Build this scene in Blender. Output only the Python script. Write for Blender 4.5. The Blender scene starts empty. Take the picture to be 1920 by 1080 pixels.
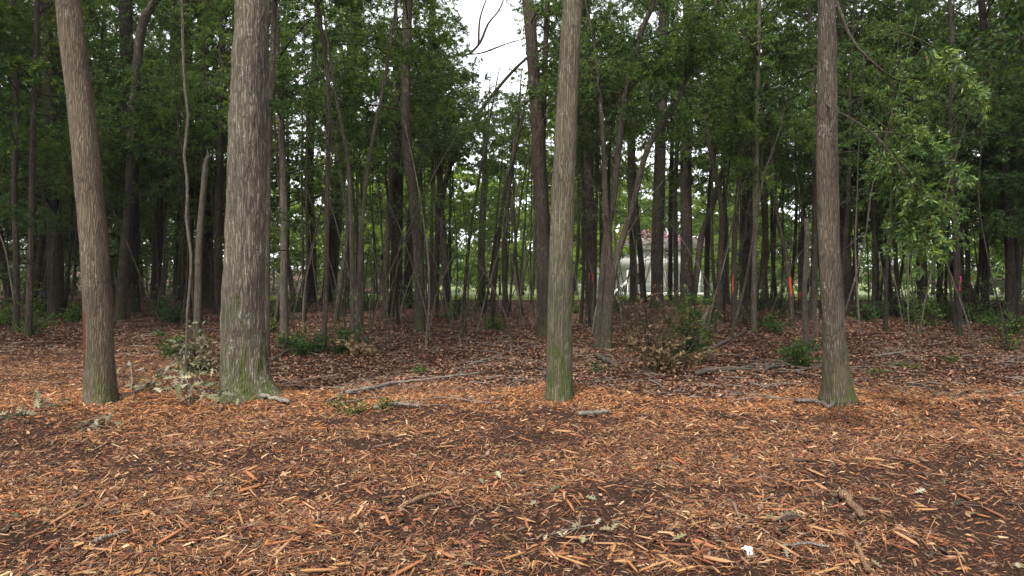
import bpy, math
import numpy as np
from mathutils import Matrix, Vector, Euler

rng = np.random.default_rng(7)
SC = bpy.context.scene
COL = SC.collection
R = math.radians

# ------------------------------------------------------------------ camera
F = 1297.0                       # focal length in photo pixels (1920 wide)
CAM_H = 1.8
PITCH = math.atan(40 / F)
cam = bpy.data.cameras.new('camera')
cam.sensor_width = 36.0
cam.lens = 36.0 * F / 1920.0
cam.clip_end = 2000
cam_o = bpy.data.objects.new('camera', cam)
cam_o.location = (0, 0, CAM_H)
cam_o.rotation_euler = (math.pi / 2 - PITCH, 0, 0)
COL.objects.link(cam_o)
SC.camera = cam_o

# ------------------------------------------------------------------ sky and sun
SUN_EL, SUN_AZ = R(56), R(205)   # azimuth clockwise from +Y: behind the camera, a little to the left
w = bpy.data.worlds.new('World')
SC.world = w
w.use_nodes = True
nt = w.node_tree
nt.nodes.clear()
sky = nt.nodes.new('ShaderNodeTexSky')
sky.sky_type = 'NISHITA'
sky.sun_disc = False
sky.sun_elevation = SUN_EL
sky.sun_rotation = SUN_AZ
sky.air_density = 1.0
sky.dust_density = 1.0
sky.ozone_density = 1.0
hs = nt.nodes.new('ShaderNodeHueSaturation')     # an overcast sky: nearly colourless
hs.inputs['Saturation'].default_value = 0.12
bg = nt.nodes.new('ShaderNodeBackground')
bg.inputs['Strength'].default_value = 0.125
wo = nt.nodes.new('ShaderNodeOutputWorld')
nt.links.new(sky.outputs[0], hs.inputs['Color'])
nt.links.new(hs.outputs[0], bg.inputs['Color'])
nt.links.new(bg.outputs[0], wo.inputs['Surface'])

sun = bpy.data.lights.new('sun', 'SUN')
sun.energy = 1.5
sun.angle = R(11)
sun.color = (1.0, 0.96, 0.9)
sun_o = bpy.data.objects.new('sun', sun)
sd = Vector((math.sin(SUN_AZ) * math.cos(SUN_EL), math.cos(SUN_AZ) * math.cos(SUN_EL), math.sin(SUN_EL)))
sun_o.rotation_euler = sd.to_track_quat('Z', 'Y').to_euler()
sun_o.location = (-20, -40, 60)
COL.objects.link(sun_o)

SC.render.engine = 'CYCLES'
SC.cycles.max_bounces = 7
SC.cycles.diffuse_bounces = 4
SC.cycles.glossy_bounces = 2
SC.cycles.transmission_bounces = 4
SC.cycles.use_denoising = True
SC.view_settings.view_transform = 'Standard'
SC.view_settings.look = 'None'
SC.view_settings.gamma = 1
SC.view_settings.exposure = 2.05

# ------------------------------------------------------------------ helpers
def hash01(i, j, k, seed):
    h = (i.astype(np.int64) * 374761393 + j.astype(np.int64) * 668265263 + k.astype(np.int64) * 2147483647 + seed * 974634777) & 0xffffffff
    h = ((h ^ (h >> 13)) * 1274126177) & 0xffffffff
    h = h ^ (h >> 16)
    return (h & 0xffffff) / float(0xffffff)

def vnoise(x, y, z=None, seed=0):
    x = np.asarray(x, float); y = np.asarray(y, float)
    z = np.zeros_like(x) if z is None else np.asarray(z, float)
    i, j, k = np.floor(x), np.floor(y), np.floor(z)
    fx, fy, fz = x - i, y - j, z - k
    fx = fx * fx * (3 - 2 * fx); fy = fy * fy * (3 - 2 * fy); fz = fz * fz * (3 - 2 * fz)
    out = 0
    for a in (0, 1):
        for b in (0, 1):
            for c in (0, 1):
                out = out + hash01(i + a, j + b, k + c, seed) * (fx if a else 1 - fx) * (fy if b else 1 - fy) * (fz if c else 1 - fz)
    return out * 2 - 1

def fbm(x, y, seed=0, oct=3):
    s, a = 0, 1.0
    for o in range(oct):
        s = s + a * vnoise(np.asarray(x) * 2 ** o, np.asarray(y) * 2 ** o, seed=seed + o)
        a *= 0.5
    return s

def ray(px, py):
    u, v = (px - 960) / F, (540 - py) / F
    c, s = math.cos(PITCH), math.sin(PITCH)
    return np.array([u, c + v * s, -s + v * c])

def at(px, py, d):
    r = ray(px, py)
    return np.array([0, 0, CAM_H]) + r * (d / r[1])

def row_d(py):
    r = ray(960, py)
    return CAM_H / -r[2] * r[1]

MOUNDS = []
def mound(px, py, rad, h):
    d = row_d(py); p = at(px, py, d)
    MOUNDS.append((p[0], p[1], rad, h))
mound(1050, 752, .75, .09); mound(1585, 775, .42, .16); mound(1015, 800, .55, .07); mound(470, 748, .9, .06)
mound(190, 760, .6, .05); mound(1570, 755, .7, .05); mound(300, 1010, .9, .07); mound(1380, 1000, 1.0, .06)
mound(1048, 742, .36, .07); mound(1572, 748, .4, .05); mound(189, 750, .36, .05)
mound(530, 845, .5, .08); mound(810, 830, .45, .07); mound(1800, 850, .35, .09); mound(640, 1060, .7, .06)

def gz(x, y):
    x = np.asarray(x, float); y = np.asarray(y, float)
    z = 0.045 * fbm(x * .45, y * .45, 11, 3) * np.clip(1.6 - y / 30, .4, 1)
    z = z + (0.022 * vnoise(x * 2.3, y * 2.3, seed=31) + 0.04 * np.abs(vnoise(x * .9, y * 1.3, seed=37)) + .012 * vnoise(x * 6, y * 6, seed=41)) * np.clip((14 - y) / 3, 0, 1)
    for mx, my, r, h in MOUNDS:
        z = z + h * np.exp(-((x - mx) ** 2 + (y - my) ** 2) / (r * r))
    t = np.clip((y - 36) / 44, 0, 1)
    z = z - 1.5 * t * t * (3 - 2 * t)
    return z

def gz1(x, y):
    return float(gz(np.array([x]), np.array([y]))[0])

def base_at(px, py):
    d = row_d(py)
    for _ in range(3):
        p = at(px, py, d); g = gz1(p[0], p[1]); d = row_d(py) * (1 - g / CAM_H)
    p = at(px, py, d)
    return p[0], p[1], gz1(p[0], p[1])

def mk(name, verts, faces, mats, parent=None, midx=None, cols=None, smooth=False):
    """faces: one (n,k) int array or a list of such arrays with differing k."""
    me = bpy.data.meshes.new(name)
    verts = np.ascontiguousarray(verts, np.float32)
    if not isinstance(faces, list):
        faces = [faces]
    faces = [np.asarray(f, np.int32) for f in faces if len(f)]
    tot = np.concatenate([np.full(len(f), f.shape[1], np.int32) for f in faces])
    loops = np.concatenate([f.ravel() for f in faces])
    me.vertices.add(len(verts)); me.vertices.foreach_set('co', verts.ravel())
    me.loops.add(len(loops)); me.loops.foreach_set('vertex_index', loops)
    me.polygons.add(len(tot))
    st = np.zeros(len(tot), np.int32); st[1:] = np.cumsum(tot)[:-1]
    me.polygons.foreach_set('loop_start', st)
    me.polygons.foreach_set('loop_total', tot)
    if midx is not None:
        me.polygons.foreach_set('material_index', np.asarray(midx, np.int32))
    if smooth is True:
        me.polygons.foreach_set('use_smooth', np.ones(len(tot), bool))
    elif smooth is not False:
        me.polygons.foreach_set('use_smooth', np.asarray(smooth, bool))
    for m in (mats if isinstance(mats, (list, tuple)) else [mats]):
        me.materials.append(m)
    if cols is not None:
        a = me.color_attributes.new('Col', 'FLOAT_COLOR', 'POINT')
        c = np.ones((len(verts), 4), np.float32); c[:, :3] = cols
        a.data.foreach_set('color', c.ravel())
    me.update(calc_edges=True)
    me.validate()
    return link(name, me, parent)

def link(name, me, parent=None):
    o = bpy.data.objects.new(name, me)
    COL.objects.link(o)
    if parent is not None:
        o.parent = parent
    return o

def tag(o, label=None, cat=None, group=None, kind=None):
    if label: o['label'] = label
    if cat: o['category'] = cat
    if group: o['group'] = group
    if kind: o['kind'] = kind
    return o

def empty(name, loc, rz=0):
    o = bpy.data.objects.new(name, None)
    o.empty_display_size = .2
    o.location = [float(v) for v in loc]
    o.rotation_euler = (0, 0, rz)
    COL.objects.link(o)
    return o

class MB:
    """collects pieces of one mesh"""
    def __init__(s):
        s.v, s.q, s.t, s.n, s.qm, s.tm = [], [], [], 0, [], []
    def add(s, v, q=None, t=None, m=0):
        v = np.asarray(v, float)
        s.v.append(v)
        if q is not None and len(q):
            s.q.append(np.asarray(q) + s.n); s.qm.append(np.full(len(q), m))
        if t is not None and len(t):
            s.t.append(np.asarray(t) + s.n); s.tm.append(np.full(len(t), m))
        s.n += len(v)
    def tube(s, pts, rad, n=6, m=0, cap=True):
        v, q, t = tube(pts, rad, n, cap)
        s.add(v, q, t, m)
    def box(s, c, d, m=0, rot=None):
        c = np.asarray(c, float); d = np.asarray(d, float) / 2
        v = np.array([[x, y, z] for x in (-1, 1) for y in (-1, 1) for z in (-1, 1)]) * d
        if rot is not None:
            v = v @ np.array(rot).T
        q = [(0, 1, 3, 2), (4, 6, 7, 5), (0, 4, 5, 1), (2, 3, 7, 6), (0, 2, 6, 4), (1, 5, 7, 3)]
        s.add(v + c, q, None, m)
    def build(s, name, mats, parent=None, smooth=False, cols=None):
        fs, mi = [], []
        if s.q: fs.append(np.concatenate(s.q)); mi.append(np.concatenate(s.qm))
        if s.t: fs.append(np.concatenate(s.t)); mi.append(np.concatenate(s.tm))
        return mk(name, np.concatenate(s.v), fs, mats, parent, np.concatenate(mi), cols, smooth)

def tube(pts, rad, n=6, cap=True):
    pts = np.asarray(pts, float); rad = np.broadcast_to(np.asarray(rad, float), (len(pts),))
    tan = np.gradient(pts, axis=0)
    tan /= np.linalg.norm(tan, axis=1, keepdims=True) + 1e-9
    ref = np.array([0, 0, 1.0]) if abs(tan[:, 2]).mean() < .8 else np.array([1.0, 0, 0])
    a = np.cross(tan, ref); a /= np.linalg.norm(a, axis=1, keepdims=True) + 1e-9
    b = np.cross(tan, a)
    th = np.linspace(0, 2 * np.pi, n, endpoint=False)
    v = pts[:, None] + rad[:, None, None] * (np.cos(th)[None, :, None] * a[:, None] + np.sin(th)[None, :, None] * b[:, None])
    m = len(pts)
    i = np.arange(m - 1)[:, None] * n; j = np.arange(n)[None]; j2 = (j + 1) % n
    q = np.stack([i + j, i + j2, i + n + j2, i + n + j], -1).reshape(-1, 4)
    v = v.reshape(-1, 3)
    t = []
    if cap:
        v = np.vstack([v, pts[:1], pts[-1:]])
        c0, c1 = m * n, m * n + 1
        t = [(c0, (k + 1) % n, k) for k in range(n)] + [(c1, (m - 1) * n + k, (m - 1) * n + (k + 1) % n) for k in range(n)]
    return v, q, t

def smooth_path(pts, m):
    """Catmull-Rom through the points, m samples"""
    p = np.asarray(pts, float)
    if len(p) < 3:
        t = np.linspace(0, 1, m)[:, None]
        return p[0] * (1 - t) + p[-1] * t
    q = np.vstack([2 * p[0] - p[1], p, 2 * p[-1] - p[-2]])
    u = np.linspace(0, len(p) - 1 - 1e-6, m)
    k = u.astype(int); f = (u - k)[:, None]
    a, b, c, d = q[k], q[k + 1], q[k + 2], q[k + 3]
    return .5 * (2 * b + (c - a) * f + (2 * a - 5 * b + 4 * c - d) * f * f + (3 * b - a - 3 * c + d) * f ** 3)

# ------------------------------------------------------------------ materials
def mat(name):
    m = bpy.data.materials.new(name); m.use_nodes = True
    t = m.node_tree; t.nodes.clear()
    out = t.nodes.new('ShaderNodeOutputMaterial')
    b = t.nodes.new('ShaderNodeBsdfPrincipled')
    t.links.new(b.outputs[0], out.inputs['Surface'])
    return m, t, b, out

def N(t, typ, **kw):
    n = t.nodes.new(typ)
    for k, v in kw.items():
        if k in n.inputs: n.inputs[k].default_value = v
        else: setattr(n, k, v)
    return n

def ramp(t, src, stops):
    r = t.nodes.new('ShaderNodeValToRGB')
    while len(r.color_ramp.elements) > len(stops): r.color_ramp.elements.remove(r.color_ramp.elements[-1])
    while len(r.color_ramp.elements) < len(stops): r.color_ramp.elements.new(.5)
    for e, (p, c) in zip(r.color_ramp.elements, stops):
        e.position = p; e.color = (*c, 1) if len(c) == 3 else c
    t.links.new(src, r.inputs[0])
    return r

def mixc(t, fac, a, b, mode='MIX'):
    n = t.nodes.new('ShaderNodeMix'); n.data_type = 'RGBA'; n.blend_type = mode
    for sock, v in ((n.inputs[0], fac), (n.inputs[6], a), (n.inputs[7], b)):
        if hasattr(v, 'links'): t.links.new(v, sock)
        else: sock.default_value = v if not isinstance(v, tuple) else (*v, 1)
    return n.outputs[2]

def noise(t, vec, scale, detail=4, rough=.55):
    n = N(t, 'ShaderNodeTexNoise'); n.inputs['Scale'].default_value = scale
    n.inputs['Detail'].default_value = detail; n.inputs['Roughness'].default_value = rough
    t.links.new(vec, n.inputs['Vector'])
    return n.outputs[0]

def mapped(t, coord, scale):
    tc = t.nodes.new('ShaderNodeTexCoord'); mp = t.nodes.new('ShaderNodeMapping')
    mp.inputs['Scale'].default_value = scale
    t.links.new(tc.outputs[coord], mp.inputs[0])
    return mp.outputs[0]

def bump(t, b, h, strength, dist):
    n = N(t, 'ShaderNodeBump'); n.inputs['Strength'].default_value = strength; n.inputs['Distance'].default_value = dist
    t.links.new(h, n.inputs['Height']); t.links.new(n.outputs[0], b.inputs['Normal'])

def math_(t, op, a, b=None, clamp=False):
    n = t.nodes.new('ShaderNodeMath'); n.operation = op; n.use_clamp = clamp
    for s, v in zip(n.inputs, (a, b)):
        if v is None: continue
        if hasattr(v, 'links'): t.links.new(v, s)
        else: s.default_value = v
    return n.outputs[0]

def plain(name, col, rough=.7, spec=.3):
    m, t, b, _ = mat(name)
    v = mapped(t, 'Object', (1, 1, 1))
    n = noise(t, v, 9, 5)
    r = ramp(t, n, [(.3, tuple(c * .8 for c in col)), (.7, tuple(min(1, c * 1.15) for c in col))])
    t.links.new(r.outputs[0], b.inputs['Base Color'])
    b.inputs['Roughness'].default_value = rough
    b.inputs['Specular IOR Level'].default_value = spec
    return m

def bark(name, dark, mid, light, moss=.5, moss_h=1.0, lichen=.5, sx=1.0):
    m, t, b, _ = mat(name)
    fine = noise(t, mapped(t, 'Object', (34 * sx, 34 * sx, 7)), 1, 9, .7)
    vo = N(t, 'ShaderNodeTexVoronoi'); vo.feature = 'DISTANCE_TO_EDGE'; vo.inputs['Scale'].default_value = 1
    wn = N(t, 'ShaderNodeTexNoise'); wn.inputs['Scale'].default_value = 1; wn.inputs['Detail'].default_value = 4
    t.links.new(mapped(t, 'Object', (8, 8, 4)), wn.inputs['Vector'])
    sc_ = t.nodes.new('ShaderNodeVectorMath'); sc_.operation = 'SCALE'; sc_.inputs['Scale'].default_value = 2.6
    t.links.new(wn.outputs['Color'], sc_.inputs[0])
    add = t.nodes.new('ShaderNodeVectorMath'); add.operation = 'ADD'
    t.links.new(mapped(t, 'Object', (30 * sx, 30 * sx, 2.0)), add.inputs[0]); t.links.new(sc_.outputs[0], add.inputs[1])
    t.links.new(add.outputs[0], vo.inputs['Vector'])
    fis = math_(t, 'MULTIPLY', vo.outputs['Distance'], 3.4, True)
    h = math_(t, 'ADD', math_(t, 'MULTIPLY', fine, .55), math_(t, 'MULTIPLY', fis, .45))
    r = ramp(t, h, [(.22, dark), (.5, mid), (.82, light)])
    # lichen: pale blotches broken up by the furrows
    bl = noise(t, mapped(t, 'Object', (4, 4, 3)), 1, 5, .6)
    bd = noise(t, mapped(t, 'Object', (22, 22, 30)), 1, 5, .65)
    lm = ramp(t, math_(t, 'MULTIPLY', bl, bd), [(.30, (0, 0, 0)), (.40, (1, 1, 1))])
    c = mixc(t, math_(t, 'MULTIPLY', math_(t, 'MULTIPLY', lm.outputs[0], lichen), fis), r.outputs[0], (.33, .335, .30))
    # dark scars
    sc2 = ramp(t, noise(t, mapped(t, 'Object', (3.2, 3.2, 5.5)), 1, 4, .6), [(.66, (1, 1, 1)), (.76, (.45, .42, .4))])
    c = mixc(t, 1.0, c, sc2.outputs[0], 'MULTIPLY')
    # broad tone change
    br = noise(t, mapped(t, 'Object', (2.5, 2.5, 1.0)), 1, 3)
    tone = ramp(t, br, [(.3, (.70, .69, .68)), (.7, (1.25, 1.2, 1.12))])
    c = mixc(t, 1.0, c, tone.outputs[0], 'MULTIPLY')
    # moss from the ground up, ragged
    tc = t.nodes.new('ShaderNodeTexCoord'); sp = t.nodes.new('ShaderNodeSeparateXYZ')
    t.links.new(tc.outputs['Object'], sp.inputs[0])
    g = math_(t, 'SUBTRACT', 1.0, math_(t, 'DIVIDE', sp.outputs[2], moss_h))
    mn = noise(t, mapped(t, 'Object', (8, 8, 3.2)), 1, 9, .74)
    mm = math_(t, 'ADD', math_(t, 'MULTIPLY', g, .5), math_(t, 'MULTIPLY', math_(t, 'SUBTRACT', mn, .5), 3.6))
    mr = ramp(t, mm, [(.20, (0, 0, 0)), (.62, (1, 1, 1))])
    mc = ramp(t, fine, [(.3, (.016, .024, .004)), (.7, (.058, .078, .013))])
    c = mixc(t, math_(t, 'MULTIPLY', mr.outputs[0], moss), c, mc.outputs[0])
    t.links.new(c, b.inputs['Base Color'])
    b.inputs['Roughness'].default_value = .9
    b.inputs['Specular IOR Level'].default_value = .2
    bump(t, b, h, .9, .02)
    return m

def attr_mat(name, rough=.6, spec=.3, trans=0.0, grain=0.0, vary=0.0):
    m, t, b, out = mat(name)
    a = t.nodes.new('ShaderNodeAttribute'); a.attribute_name = 'Col'
    c = a.outputs['Color']
    if vary:
        oi = t.nodes.new('ShaderNodeObjectInfo')
        r = ramp(t, oi.outputs['Random'], [(0, (1 - vary, 1 - vary * .9, 1 - vary * .3)), (.5, (1, 1, 1)), (1, (1 + vary * .9, 1 + vary * .6, 1 - vary * .2))])
        c = mixc(t, 1.0, c, r.outputs[0], 'MULTIPLY')
    if grain:
        g = noise(t, mapped(t, 'Object', (60, 60, 60)), 1, 4, .6)
        gr = ramp(t, g, [(.3, (1 - grain,) * 3), (.7, (1 + grain,) * 3)])
        c = mixc(t, 1.0, c, gr.outputs[0], 'MULTIPLY')
    t.links.new(c, b.inputs['Base Color'])
    b.inputs['Roughness'].default_value = rough
    b.inputs['Specular IOR Level'].default_value = spec
    if trans:
        tr = t.nodes.new('ShaderNodeBsdfTranslucent')
        tc = mixc(t, 1.0, c, (1.25, 1.3, .55), 'MULTIPLY')
        t.links.new(tc, tr.inputs['Color'])
        mx = t.nodes.new('ShaderNodeMixShader'); mx.inputs[0].default_value = trans
        t.links.new(b.outputs[0], mx.inputs[1]); t.links.new(tr.outputs[0], mx.inputs[2])
        t.links.new(mx.outputs[0], out.inputs['Surface'])
    return m

M = {}
M['bark_oak'] = bark('bark_oak', (.040, .033, .025), (.098, .083, .064), (.160, .141, .115), .85, 1.3, .8, 1.1)
M['bark_brown'] = bark('bark_brown', (.042, .030, .021), (.104, .080, .058), (.142, .114, .086), .6, .8, .5, 1.7)
M['bark_trunk'] = bark('bark_trunk', (.032, .025, .018), (.082, .066, .050), (.118, .098, .077), .8, .8, .4, 1.5)
M['bark_grey'] = bark('bark_grey', (.038, .032, .022), (.098, .085, .060), (.160, .143, .108), .85, 2.0, .5, 1.9)
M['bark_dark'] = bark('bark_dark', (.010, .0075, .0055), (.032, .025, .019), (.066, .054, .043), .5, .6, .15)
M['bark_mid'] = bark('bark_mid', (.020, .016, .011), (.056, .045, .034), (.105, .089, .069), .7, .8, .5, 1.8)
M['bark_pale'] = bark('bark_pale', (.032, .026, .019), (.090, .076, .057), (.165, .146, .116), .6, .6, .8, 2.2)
M['bark_vine'] = bark('bark_vine', (.06, .05, .04), (.15, .13, .10), (.25, .225, .185), .2, .4, .8, 2.5)
M['stick_tan'] = bark('stick_tan', (.10, .058, .034), (.22, .135, .08), (.34, .225, .14), 0, 1, .3, 2.0)
M['log_bark'] = bark('log_bark', (.035, .028, .022), (.10, .08, .064), (.19, .16, .135), .0, 1, .5, 2.0)
M['leaf'] = attr_mat('leaf', .5, .18, .45, 0, .3)
M['leaf_lit'] = attr_mat('leaf_lit', .5, .15, .58, 0, .2)  # translucency raised so the far crowns seem to glow
M['leaf_near'] = attr_mat('leaf_near', .48, .25, .4, 0, .12)
M['leaf_dead'] = attr_mat('leaf_dead', .65, .25, .15, 0, .15)
M['chip'] = attr_mat('chip', .8, .2, 0, .3)
M['litter'] = attr_mat('litter', .62, .2, 0, .2)
M['twig'] = plain('twig', (.15, .122, .10), .85, .15)
M['stick_pale'] = bark('stick_pale', (.10, .085, .07), (.20, .175, .15), (.33, .30, .26), .0, .05, .7, 2.0)
M['orange_paint'] = plain('orange_paint', (.38, .055, .014), .75)
M['dull_orange_paint'] = plain('dull_orange_paint', (.26, .035, .012), .8)
M['red_paint'] = plain('red_paint', (.072, .014, .009), .85)
M['pink_tape'] = plain('pink_tape', (.50, .025, .16), .5, .3)
M['white_paint'] = plain('white_paint', (.78, .78, .76), .6)
M['roof_shingle'] = plain('roof_shingle', (.19, .17, .165), .9)
M['window_glass'] = plain('window_glass', (.03, .035, .04), .1, .6)
M['fence_metal'] = plain('fence_metal', (.16, .16, .15), .6)
M['split_wood'] = plain('split_wood', (.42, .22, .10), .8)
M['paper'] = plain('paper', (.85, .86, .88), .5)

# ground: dark mulch soil in the clearing, brown leaf litter under the trees
def ground_mat():
    m, t, b, _ = mat('ground_soil')
    tc = t.nodes.new('ShaderNodeTexCoord'); sp = t.nodes.new('ShaderNodeSeparateXYZ')
    t.links.new(tc.outputs['Object'], sp.inputs[0])
    n1 = noise(t, mapped(t, 'Object', (1, 1, 1)), 38, 8, .7)
    n2 = noise(t, mapped(t, 'Object', (1, 1, 1)), 1.1, 4, .6)
    n3 = noise(t, mapped(t, 'Object', (1, 1, 1)), 110, 8, .75)
    soil = ramp(t, n1, [(.30, (.020, .0115, .0085)), (.5, (.058, .031, .022)), (.72, (.13, .068, .042))])
    lit = ramp(t, n1, [(.30, (.016, .010, .008)), (.5, (.058, .029, .020)), (.72, (.13, .066, .042))])
    e = math_(t, 'ADD', math_(t, 'MULTIPLY', math_(t, 'SUBTRACT', sp.outputs[1], 10.0), .3), math_(t, 'MULTIPLY', math_(t, 'SUBTRACT', n2, .5), 3.0), True)
    c = mixc(t, e, soil.outputs[0], lit.outputs[0])
    t.links.new(c, b.inputs['Base Color'])
    b.inputs['Roughness'].default_value = .9
    b.inputs['Specular IOR Level'].default_value = .08
    bump(t, b, math_(t, 'ADD', n1, math_(t, 'MULTIPLY', n3, .8)), 1.0, .05)
    return m
M['ground'] = ground_mat()

def lawn_mat():
    m, t, b, _ = mat('lawn_grass')
    n1 = noise(t, mapped(t, 'Object', (1, 1, 1)), 2.2, 6, .7)
    r = ramp(t, n1, [(.3, (.10, .15, .035)), (.55, (.19, .23, .07)), (.75, (.30, .29, .13))])
    t.links.new(r.outputs[0], b.inputs['Base Color']); b.inputs['Roughness'].default_value = .8
    return m
M['lawn'] = lawn_mat()
def gravel_mat():
    m, t, b, _ = mat('pale_gravel')
    n1 = noise(t, mapped(t, 'Object', (1, 1, 1)), 14, 6, .7)
    r = ramp(t, n1, [(.3, (.28, .25, .22)), (.7, (.5, .47, .43))])
    t.links.new(r.outputs[0], b.inputs['Base Color']); b.inputs['Roughness'].default_value = .9
    return m
M['gravel'] = gravel_mat()

# ------------------------------------------------------------------ ground
def axis(*segs):
    out = []
    for a, b, s in segs:
        out.append(np.arange(a, b, s))
    return np.concatenate(out)
xs = axis((-900, -100, 80), (-100, -30, 5), (-30, -11, 1.0), (-11, 11, .11), (11, 30, 1.0), (30, 100, 5), (100, 981, 80))
ys = axis((-400, -20, 60), (-20, 1, 2.0), (1, 12, .11), (12, 20, .25), (20, 40, .8), (40, 120, 4), (120, 1100, 70))
X, Y = np.meshgrid(xs, ys)
Z = gz(X, Y)
nx, ny = len(xs), len(ys)
gi = np.arange(nx * ny).reshape(ny, nx)
gq = np.stack([gi[:-1, :-1], gi[:-1, 1:], gi[1:, 1:], gi[1:, :-1]], -1).reshape(-1, 4)
tag(mk('ground', np.stack([X, Y, Z], -1).reshape(-1, 3), gq, M['ground'], smooth=True),
    'brown woodland ground of dark soil and leaf mould', 'ground', kind='structure')

def sheet(name, x0, x1, yfun0, yfun1, m, lift, label, cat, nxx=120, nyy=40):
    u = np.linspace(x0, x1, nxx); v = np.linspace(0, 1, nyy)
    U, V = np.meshgrid(u, v)
    YY = yfun0(U) * (1 - V) + yfun1(U) * V
    ZZ = gz(U, YY) + lift
    i = np.arange(nxx * nyy).reshape(nyy, nxx)
    q = np.stack([i[:-1, :-1], i[:-1, 1:], i[1:, 1:], i[1:, :-1]], -1).reshape(-1, 4)
    return tag(mk(name, np.stack([U, YY, ZZ], -1).reshape(-1, 3), q, m, smooth=True), label, cat, kind='structure')
sheet('lawn', -18, 75, lambda x: 36.2 + .7 * fbm(x * .4, x * 0, 5), lambda x: 130 + 0 * x, M['lawn'], .05,
      'bright open lawn beyond the dark wood', 'lawn')
sheet('gravel_drive', 17, 75, lambda x: 41 + .3 * vnoise(x * .5, x * 0, seed=3), lambda x: 45.5 + .3 * vnoise(x * .5, x * 0, seed=4), M['gravel'], .075,
      'pale gravel drive crossing the lawn behind the trees', 'drive', 90, 6)

# ------------------------------------------------------------------ leaves
GREENS = np.array([(.043, .082, .024), (.066, .116, .032), (.102, .158, .038), (.032, .064, .030), (.138, .178, .045), (.048, .098, .046)])
def rand_rot(n, r):
    q = r.normal(size=(n, 4)); q /= np.linalg.norm(q, axis=1, keepdims=True)
    a, b, c, d = q.T
    return np.stack([np.stack([1 - 2 * (c * c + d * d), 2 * (b * c - a * d), 2 * (b * d + a * c)], -1),
                     np.stack([2 * (b * c + a * d), 1 - 2 * (b * b + d * d), 2 * (c * d - a * b)], -1),
                     np.stack([2 * (b * d - a * c), 2 * (c * d + a * b), 1 - 2 * (b * b + c * c)], -1)], 1)

def leaf_quads(pos, dirs, L, W, r, up_bias=.8):
    """rhombic leaves, one quad each; dirs: leaf axis"""
    n = len(pos)
    d = dirs / (np.linalg.norm(dirs, axis=1, keepdims=True) + 1e-9)
    nrm = r.normal(size=(n, 3)); nrm[:, 2] += up_bias
    s = np.cross(d, nrm); s /= np.linalg.norm(s, axis=1, keepdims=True) + 1e-9
    up = np.cross(s, d)
    L = np.broadcast_to(L, (n,))[:, None]; W = np.broadcast_to(W, (n,))[:, None]
    a = pos; c = pos + d * L
    mid = pos + d * L * .45
    fold = up * W * .25
    v = np.stack([a, mid + s * W / 2 + fold, c, mid - s * W / 2 + fold], 1).reshape(-1, 3)
    q = np.arange(n * 4).reshape(n, 4)
    return v, q

def branch_data(seed, L=2.4, nsec=13, nter=4, nl=32, leaf=.088, width=.030, droop=.09, rise=.28, palette=GREENS, tw=1.0, dead=.012):
    """a leafy branch growing along +X from the origin: wood (mat 0) and leaves (mat 1)"""
    r = np.random.default_rng(seed)
    mb = MB()
    t = np.linspace(0, 1, 9)
    ph = r.uniform(0, 6, 2)
    main = np.stack([t * L, .10 * L * np.sin(t * 3 + ph[0]) * t, L * (rise * t - droop * 2.2 * t * t) + .04 * L * np.sin(t * 4 + ph[1]) * t], -1)
    mb.tube(main, .020 * tw * L / 2.4 * (1 - .85 * t) + .003, 5)
    lp, ld = [], []
    for k in range(nsec):
        f = .18 + .80 * (k + r.uniform(0, .8)) / nsec
        i = min(int(f * 8), 7); p = main[i] + (main[i + 1] - main[i]) * (f * 8 - i)
        side = 1 if k % 2 else -1
        az = side * R(r.uniform(30, 70)); el = R(r.uniform(-35, 30))
        ln = L * r.uniform(.22, .42) * (1.15 - .65 * f)
        dv = np.array([math.cos(az) * math.cos(el), math.sin(az) * math.cos(el), math.sin(el)])
        tt = np.linspace(0, 1, 5)[:, None]
        sec = p + dv * ln * tt + np.array([0, 0, -1]) * (.28 * ln) * tt ** 2 + r.normal(0, .03 * ln, (5, 3)) * tt
        mb.tube(sec, .007 * tw * (1 - .75 * tt[:, 0]) + .0012, 3, cap=False)
        for j in range(nter):
            g = r.uniform(.25, 1)
            ii = min(int(g * 4), 3); p2 = sec[ii] + (sec[ii + 1] - sec[ii]) * (g * 4 - ii)
            d2 = dv + r.normal(0, .75, 3); d2[2] -= .15; d2 /= np.linalg.norm(d2)
            l2 = ln * r.uniform(.3, .6)
            ter = np.array([p2, p2 + d2 * l2 * .5, p2 + d2 * l2 + np.array([0, 0, -.15 * l2])])
            mb.tube(ter, [.003 * tw, .002 * tw, .001], 3, cap=False)
            u = r.uniform(.15, 1.05, nl)[:, None]
            lp.append(ter[0] + (ter[2] - ter[0]) * u + r.normal(0, .02, (nl, 3)))
            dd = d2 + r.normal(0, .75, (nl, 3)); dd[:, 2] -= .35
            ld.append(dd)
    lp = np.concatenate(lp); ld = np.concatenate(ld)
    n = len(lp)
    v, q = leaf_quads(lp, ld, leaf * r.uniform(.6, 1.25, n), width * r.uniform(.7, 1.3, n), r)
    wv = np.concatenate(mb.v)
    nw = len(wv)
    cw = np.tile((.09, .07, .055), (nw, 1))
    ci = r.integers(0, len(palette), n)
    cl = palette[ci] * r.uniform(.75, 1.3, (n, 1))
    isd = r.random(n) < dead
    cl[isd] = np.array((.20, .12, .04)) * r.uniform(.7, 1.3, (isd.sum(), 1))
    V = np.vstack([wv, v]); C = np.vstack([cw, np.repeat(cl, 4, 0)])
    Q = np.vstack([np.concatenate(mb.q), q + nw])
    T = np.concatenate(mb.t) if mb.t else np.zeros((0, 3), int)
    mi = np.concatenate([np.zeros(len(np.concatenate(mb.q)), int), np.ones(n, int)])
    return V, Q, T, mi, C

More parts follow.
